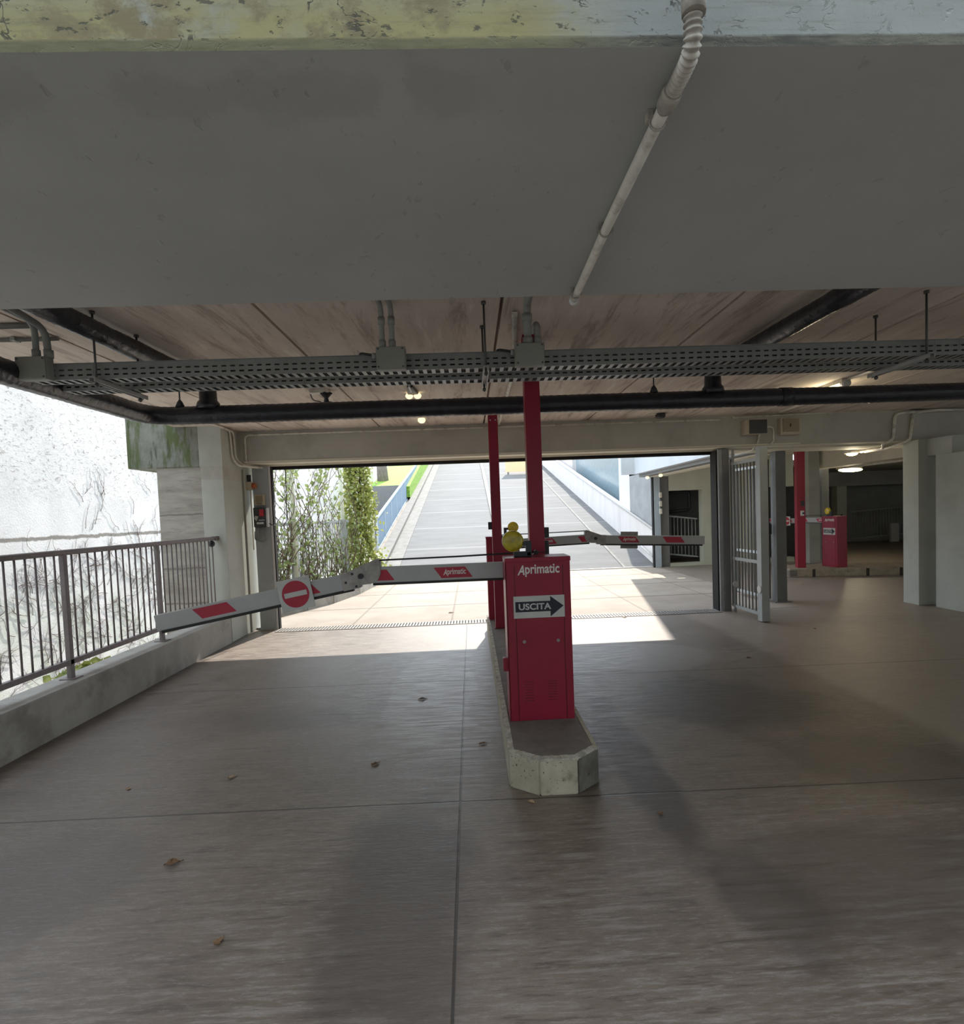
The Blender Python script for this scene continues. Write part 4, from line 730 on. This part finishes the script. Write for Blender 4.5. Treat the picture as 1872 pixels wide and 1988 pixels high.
# ------------------------------------------------------------------ plants and fences outside
def leafcloud(fn, n, mats, sz):
    m = MB(); r = random.Random(5)
    for _ in range(n):
        c = Vector(fn(r)); s = r.uniform(*sz); R = Matrix.Rotation(r.uniform(0, 6.28), 3, 'Z') @ Matrix.Rotation(r.gauss(.9, .5), 3, 'X') @ Matrix.Rotation(r.uniform(0, 6.28), 3, 'Z')
        P = [Vector((0, -s * .6, 0)), Vector((s * .5, -s * .1, s * .08)), Vector((s * .25, s * .45, s * .02)), Vector((0, s * .75, -s * .1)), Vector((-s * .25, s * .45, s * .02)), Vector((-s * .5, -s * .1, s * .08))]
        m.quad([c + R @ p for p in P])
    return m
iv = thing('ivy', (-2.75, 14.2, 0), 'dense yellow-green ivy column at the corner of the driveway', 'ivy')
def col_fn(r):
    z = r.uniform(.1, 3.4); a = r.uniform(0, 6.28); rad = (.27 + .18 * r.random() ** 2 + .10 * math.sin(z * 4.3 + a * 2) + .12 * max(0, 1.2 - z)) * (1 + .6 * r.random() ** 5) * (.5 + .5 * r.random()); return (-2.74 + rad * math.cos(a) * 1.05 + .05 * math.sin(z * 3) - .12 * (z > 1.9) * (z - 1.9), 14.2 + rad * math.sin(a) * .8, z)
leafcloud(col_fn, 3800, 0, (.045, .10)).build('foliage', M['ivy'], iv, fix=False)
m = MB(); rr = random.Random(3)
for k in range(9):
    x = -2.74 + rr.uniform(-.2, .2); m.tube([(x + .07 * math.sin(t * 2 + k), 14.2 + rr.uniform(-.05, .05), .02 + t * .42) for t in range(8)], .012, 5)
m.build('stem', M['stem'], iv)
fn = thing('fence', (-3.3, 11.6, 0), 'weathered bar fence overgrown with thin vines left of the driveway', 'fence')
A = Vector((-3.72, 9.9, 0)); B = Vector((-2.92, 13.6, 0)); at = lambda t, z: A.lerp(B, t) + Vector((0, 0, z))
m = MB(); m.beam(at(0, 1.55), at(1, 1.55), .05, .05, .004); m.build('top_rail', M['gatepost'], fn); m = MB(); m.beam(at(0, .28), at(1, .28), .04, .05, .004); m.build('bottom_rail', M['gatepost'], fn)
for k in range(34): t = (k + .5) / 34; m = MB(); m.cyl(at(t, .28), at(t, 1.55), .009, 6); m.build('baluster', M['gatepost'], fn)
for t, h in ((.34, 1.6), (.93, 1.6)): m = MB(); m.beam(at(t, 0), at(t, h), .13, .13, .006, (0, 1, 0)); m.build('post', M['gatepost'], fn)
for x, y, lab in ((-3.42, 11.1, 'left pale pole carrying the thin vines'), (-3.02, 13.5, 'right pale pole next to the ivy column')):
    m = MB(); m.cyl((x, y, 0), (x, y, 3.6), .045, 12); tag(m.build('trellis_pole', M['exterior_green']), lab, 'pole')
v = thing('climbing_vine', (-3.35, 11.5, 0), 'thin straggling vines with sparse leaves climbing over the bar fence', 'vine')
m = MB(); r = random.Random(8); tips = []
for k in range(110):
    t = r.uniform(0, 1); p = at(t, 0) + Vector((r.uniform(-.05, .05), r.uniform(-.05, .05), 0)); P = [p]; h = r.choice([1.2, 1.7, 2.6, 3.3]); dx = 0
    n = int(h / .16)
    for i in range(n):
        dx = dx * .7 + r.gauss(0, .045); p = p + Vector((dx * .5 + .2 * dx, dx, .16)); P.append(p); 
        if r.random() < .75: tips.append(p.copy())
    m.tube(P, [.010 * (1 - .6 * i / len(P)) for i in range(len(P))], 5)
m.build('stem', M['stem'], v)
leafcloud(lambda r_: (lambda q: (q.x + r_.gauss(0, .07), q.y + r_.gauss(0, .07), q.z + r_.gauss(0, .06)))(r_.choice(tips)), 1700, 0, (.04, .095)).build('foliage', M['ivy2'], v, fix=False)
# bare creeper on the white wall
cr = MB(); r = random.Random(21)
def twig(p, d, n, s, rad):
    P = [Vector(p)]
    for i in range(n):
        d = (d + Vector((0, r.gauss(0, .35), r.gauss(0, .35)))).normalized(); d.x = 0; P.append(P[-1] + d * s)
        if r.random() < .28 and n > 3: twig(P[-1], (d + Vector((0, r.gauss(0, .9), r.gauss(0, .9)))).normalized(), int(n * .5), s * .8, rad * .6)
    for q in P: q.x = -6.985
    cr.tube(P, [rad * (1 - .7 * i / len(P)) for i in range(len(P))], 4)
for k in range(210): twig((-6.985, r.uniform(4.5, 13), r.uniform(-1.9, 1.0)), Vector((0, r.gauss(0, .8), .6)), 8, .07, .0055)
for k in range(90): twig((-6.985, r.uniform(5, 13), r.uniform(-1.7, 1.1)), Vector((0, 1 if r.random() > .5 else -1, .1)), 9, .10, .005)
for k in range(26): twig((-6.985, r.uniform(10.5, 13.2), r.uniform(.8, 2.4)), Vector((0, r.gauss(0, .8), 1)), 6, .07, .005)
tag(cr.build('creeper', M['twig']), 'bare brown creeper twigs spread over the white retaining wall', 'creeper', kind='stuff')
tw = thing('weed', (-3.85, 6.0, -2.2), 'small green weed clump growing just outside the parapet', 'weed')
leafcloud(lambda q: (-3.74 + q.uniform(-.1, .1), 5.45 + q.gauss(0, .16), .10 + q.uniform(-.15, .2)), 260, 0, (.05, .1)).build('foliage', M['ivy'], tw, fix=False)
m = MB()
for k in range(6): m.tube([(-3.72, 5.3 + .07 * k, -2.2), (-3.72, 5.3 + .07 * k, .1)], .012, 5)
m.build('stem', M['stem'], tw)
# blue railing along the ramp
bf = thing('ramp_railing', (-2.9, 24, 2), 'blue-grey panelled railing climbing along the left of the ramp', 'railing')
y0, y1 = 17.6, 32.0; n = 9; zx = lambda y: SL * (y - 15)
for k in range(n):
    a = y0 + (y1 - y0) * k / n; b = y0 + (y1 - y0) * (k + 1) / n
    m = MB(); m.quadbox([(-2.91, a + .04, zx(a) + .12), (-2.89, a + .04, zx(a) + .12), (-2.89, b - .04, zx(b) + .12), (-2.91, b - .04, zx(b) + .12), (-2.91, a + .04, zx(a) + 1.0), (-2.89, a + .04, zx(a) + 1.0), (-2.89, b - .04, zx(b) + 1.0), (-2.91, b - .04, zx(b) + 1.0)]); m.build('panel', M['bluepanel'], bf)
    m = MB(); m.box(-2.925, -2.875, a - .02, a + .02, zx(a) - .05, zx(a) + 1.05); m.build('post', M['bluelight'], bf)
m = MB(); m.beam((-2.9, y0, zx(y0) + 1.06), (-2.9, y1, zx(y1) + 1.06), .07, .06); m.build('top_rail', M['bluelight'], bf); m = MB(); m.beam((-2.9, y0, zx(y0) + .09), (-2.9, y1, zx(y1) + .09), .05, .05); m.build('bottom_rail', M['bluelight'], bf)
struct('kerb', slope_bar(-3.05, -2.75, .06, 15, 46), M['yard'], 'rough concrete strip at the foot of the blue railing', 'kerb')
hr = thing('handrail', (4.93, 20, 1.9), 'bright white handrail along the top of the low ramp wall', 'handrail'); m = MB(); m.tube([(4.93, 15.2, zx(15.2) + .98), (4.93, 46, zx(46) + .98)], .035, 8); m.build('rail', M['white'], hr)
for y in range(16, 34, 2): m = MB(); m.cyl((4.98, y, zx(y) + .9), (4.93, y, zx(y) + .97), .015, 6); m.build('bracket', M['white'], hr)
hr2 = thing('handrail', (4.9, 16, .4), 'short lower white handrail beside the blue-grey portal post', 'handrail'); m = MB(); m.tube([(4.86, 15.05, .28), (4.86, 17.2, .75)], .025, 8); m.build('rail', M['white'], hr2)
pp2 = thing('shutter_post', (4.94, 15, 0), 'pale blue steel post of the far portal at the ramp foot', 'post', group='shutter posts'); m = MB(); m.box(4.865, 5.03, 14.85, 15.0, 0, 2.42, .005); m.build('post_tube', M['bluedoor'], pp2); m = MB(); m.box(4.83, 4.865, 14.86, 14.98, 0, 2.42); m.build('guide_channel', M['slot'], pp2)
for z in (1.85, 1.62, 1.42): m = MB(); m.box(5.0, 5.06, 14.80, 14.86, z, z + .14, .01); m.build('small_box', M['pvc'], pp2)
def bars(name, x0, x1, y, z0, z1, n, label, dz=0.):
    b = thing(name, (x0, y, z0), label, 'railing'); f = lambda x: dz * (x - x0)
    for z, nm in ((z0, 'bottom_rail'), (z1, 'top_rail')): m = MB(); m.beam((x0, y, z), (x1, y, z + f(x1)), .04, .04); m.build(nm, M['gatepost'], b)
    for k in range(n): x = x0 + (x1 - x0) * (k + .5) / n; m = MB(); m.cyl((x, y, z0 + f(x)), (x, y, z1 + f(x)), .012, 6); m.build('baluster', M['gatepost'], b)
bars('railing', 5.32, 6.21, 15.35, .32, 1.36, 9, 'pale barred railing across the opening of the green wall', -.13)
bars('railing', 7.75, 8.7, 15.35, .1, 1.1, 8, 'barred railing behind the red post of the right bay')
bars('railing', 14.1, 17.0, 20.6, .15, 1.15, 26, 'dim barred railing deep in the dark garage', .06)
m = MB(); m.box(15.5, 15.8, 20.35, 20.45, 0, .68, .01); tag(m.build('cabinet', M['white']), 'pale cabinet standing before the dim railing in the dark garage', 'cabinet')
conduit('drain_pipe', [(5.35, 15.6, 2.0), (6.1, 15.6, 2.0), (6.1, 15.6, 1.5), (5.35, 15.6, 1.45)], .045, 'dark pipe loop inside the opening of the green wall', (), 'blackmetal', 8, 'pipe')
tr = thing('tree', (-4.1, 28, 3.4), 'grey tree trunk on the grass bank behind the ivy', 'tree'); m = MB(); m.tube([(-4.2, 28, 3.0), (-4.25, 28, 4.2), (-4.35, 28, 5.5), (-4.3, 28.2, 7.5)], [.3, .25, .22, .15], 12); m.build('trunk', M['bark'], tr)
m = MB()
for k in range(7): m.tube([(-4.3, 28.1, 5.5 + .25 * k), (-4.3 + math.cos(k * 2.1) * .9, 28.1 + math.sin(k * 2.1) * .9, 6.3 + .3 * k)], [.06, .02], 6)
m.build('branch', M['bark'], tr)
ob = thing('board', (2.9, 34, 4), 'pale orange board standing near the top of the ramp', 'board'); m = MB(); m.box(2.2, 3.75, 34, 34.08, zx(34) - .1 + .25, zx(34) + 1.5); m.build('panel', M['orange'], ob)
for x in (2.3, 3.6): m = MB(); m.box(x, x + .1, 34.02, 34.1, zx(34) - .1, zx(34) + .4); m.build('leg', M['gate'], ob)
for x, nm in ((4.62, 'left'), (4.70, 'right')):
    t = thing('spot_lamp', (x, 14.6, 2.42), 'small round spot under the pale blue storey, the %s of two' % nm, 'lamp'); m = MB(); m.sphere((x, 14.6 - .8 * (nm == 'right'), 2.38), .05, (1, 1, .8)); m.build('lens', M['globe'], t); m = MB(); m.cyl((x, 14.6 - .8 * (nm == 'right'), 2.4), (x, 14.6 - .8 * (nm == 'right'), 2.42), .03, 10); m.build('mount', M['white'], t)
for nm, loc, e in (('garage_lamp_light', (10.3, 15, 2.2), 22), ('soffit_lamp_light', (6.45, 9.35, 2.28), 9), ('tube_lamp_light', (4.07, 6.28, 2.78), 4)):
    L_ = bpy.data.lights.new(nm, 'POINT'); L_.energy = e; L_.color = (1, .86, .6); L_.shadow_soft_size = .08; L_.specular_factor = .1; o = bpy.data.objects.new(nm, L_); o.location = loc; COL.objects.link(o)
# ------------------------------------------------------------------ dry leaves
def dry(x, y, s, rz, mat, label, kind=0):
    r = random.Random(int(x * 1000 + y * 77)); m = MB(); n = 7; P = []
    for i in range(n + 1):
        t = i / n; w = (math.sin(PI * t) ** .7) * .36 * (1 + .35 * r.uniform(-1, 1)); z = .10 * math.sin(t * 3 + r.uniform(-.6, .6)) + .05
        P.append([Vector((t - .5, -w, z + .16 * r.random())), Vector((t - .5, 0, z * .4)), Vector((t - .5, w, z + .16 * r.random()))])
    s *= .68; T = Matrix.Translation((x, y, .002)) @ Matrix.Rotation(rz, 4, 'Z') @ Matrix.Diagonal((s, s, s * .6, 1)); V = [[m.bm.verts.new(T @ p) for p in q] for q in P]
    for i in range(n):
        for k in range(2): m.bm.faces.new([V[i][k], V[i + 1][k], V[i + 1][k + 1], V[i][k + 1]])
    m.tube([T @ Vector((.48, 0, .05)), T @ Vector((.75, .05, .12))], .03 * s, 5)
    o = m.build('dry_leaf', M[mat], fix=True); tag(o, label, 'leaf', 'dry leaves on the floor'); return o
dry(-1.57, 3.563, .075, .6, 'drypale', 'pale curled leaf lying alone in the left lane before the floor joint')
dry(-2.16, 3.48, .06, 2.0, 'drypale', 'small tan leaf nearest the parapet on the left lane')
dry(-.685, 3.64, .09, .9, 'dryleaf', 'brown leaf on the left lane, a step left of the long floor joint')
dry(-1.48, 2.67, .10, .35, 'dryleaf', 'largest brown leaf, on the left lane between the cross joint and us')
dry(-1.03, 2.14, .06, 1.2, 'dryleaf', 'dark narrow leaf closest to us on the left lane')
dry(-.49, 4.91, .10, .1, 'dryleaf', 'thin dark leaf on the pale patch left of the island')
dry(.27, 3.05, .07, 2.6, 'drypale', 'tan leaf lying against the nose of the traffic island')
dry(.93, 2.86, .05, 1.9, 'dryleaf', 'reddish brown leaf right of the island nose')
dry(.02, 3.88, .08, .4, 'dryleaf', 'brown leaf between the long floor joint and the island kerb')
dry(2.83, 5.73, .07, .2, 'dryleaf', 'small dark leaf on the right lane before the open gate')
dry(4.26, 6.9, .07, 1.0, 'dryleaf', 'dark leaf on the floor right of the open gate leaf')
dry(2.2, 8.2, .09, .3, 'drypale', 'leaf lying by the drain grate right of the barriers')
dry(-.39, 9.25, .12, .5, 'dryleaf', 'leaf on the sunny driveway past the drain grate')
# ------------------------------------------------------------------ light, camera
w = bpy.data.worlds.new('sky'); S.world = w; w.use_nodes = True; nt = w.node_tree; bg = nt.nodes['Background']; bg.inputs[0].default_value = (.79, .89, 1.0, 1); bg.inputs[1].default_value = 2.25
sd = Vector((.2, 1.0, 1.0)).normalized(); sun = bpy.data.lights.new('sun', 'SUN'); sun.energy = 5.2; sun.color = (1, .93, .82); sun.angle = math.radians(.6); so = bpy.data.objects.new('sun', sun); COL.objects.link(so); so.rotation_euler = sd.to_track_quat('Z', 'Y').to_euler()
cam = bpy.data.cameras.new('camera'); co = bpy.data.objects.new('camera', cam); COL.objects.link(co); S.camera = co
pitch, yaw, roll = .04541, -.03634, .03813
d0 = Vector((-math.sin(yaw), math.cos(yaw), 0)); r0 = Vector((math.cos(yaw), math.sin(yaw), 0)); u0 = Vector((0, 0, 1))
d = d0 * math.cos(pitch) - u0 * math.sin(pitch); u = u0 * math.cos(pitch) + d0 * math.sin(pitch)
r_ = r0 * math.cos(roll) - u * math.sin(roll); u2 = u * math.cos(roll) + r0 * math.sin(roll)
R = Matrix((r_, u2, -d)).transposed().to_4x4(); R.translation = Vector((0, 0, 1.6)); co.matrix_world = R
cam.sensor_fit = 'HORIZONTAL'; cam.sensor_width = 36; cam.lens = 1100 / 1872 * 36; cam.shift_x = (936 - 955.75) / 1872; cam.shift_y = (1047.17 - 994) / 1872; cam.clip_start = .02; cam.clip_end = 300
vs = S.view_settings; vs.view_transform = 'Standard'; vs.look = 'None'; vs.exposure = .5; vs.gamma = 1; vs.use_curve_mapping = False
S.cycles.use_denoising = True; S.cycles.max_bounces = 10; S.cycles.diffuse_bounces = 6
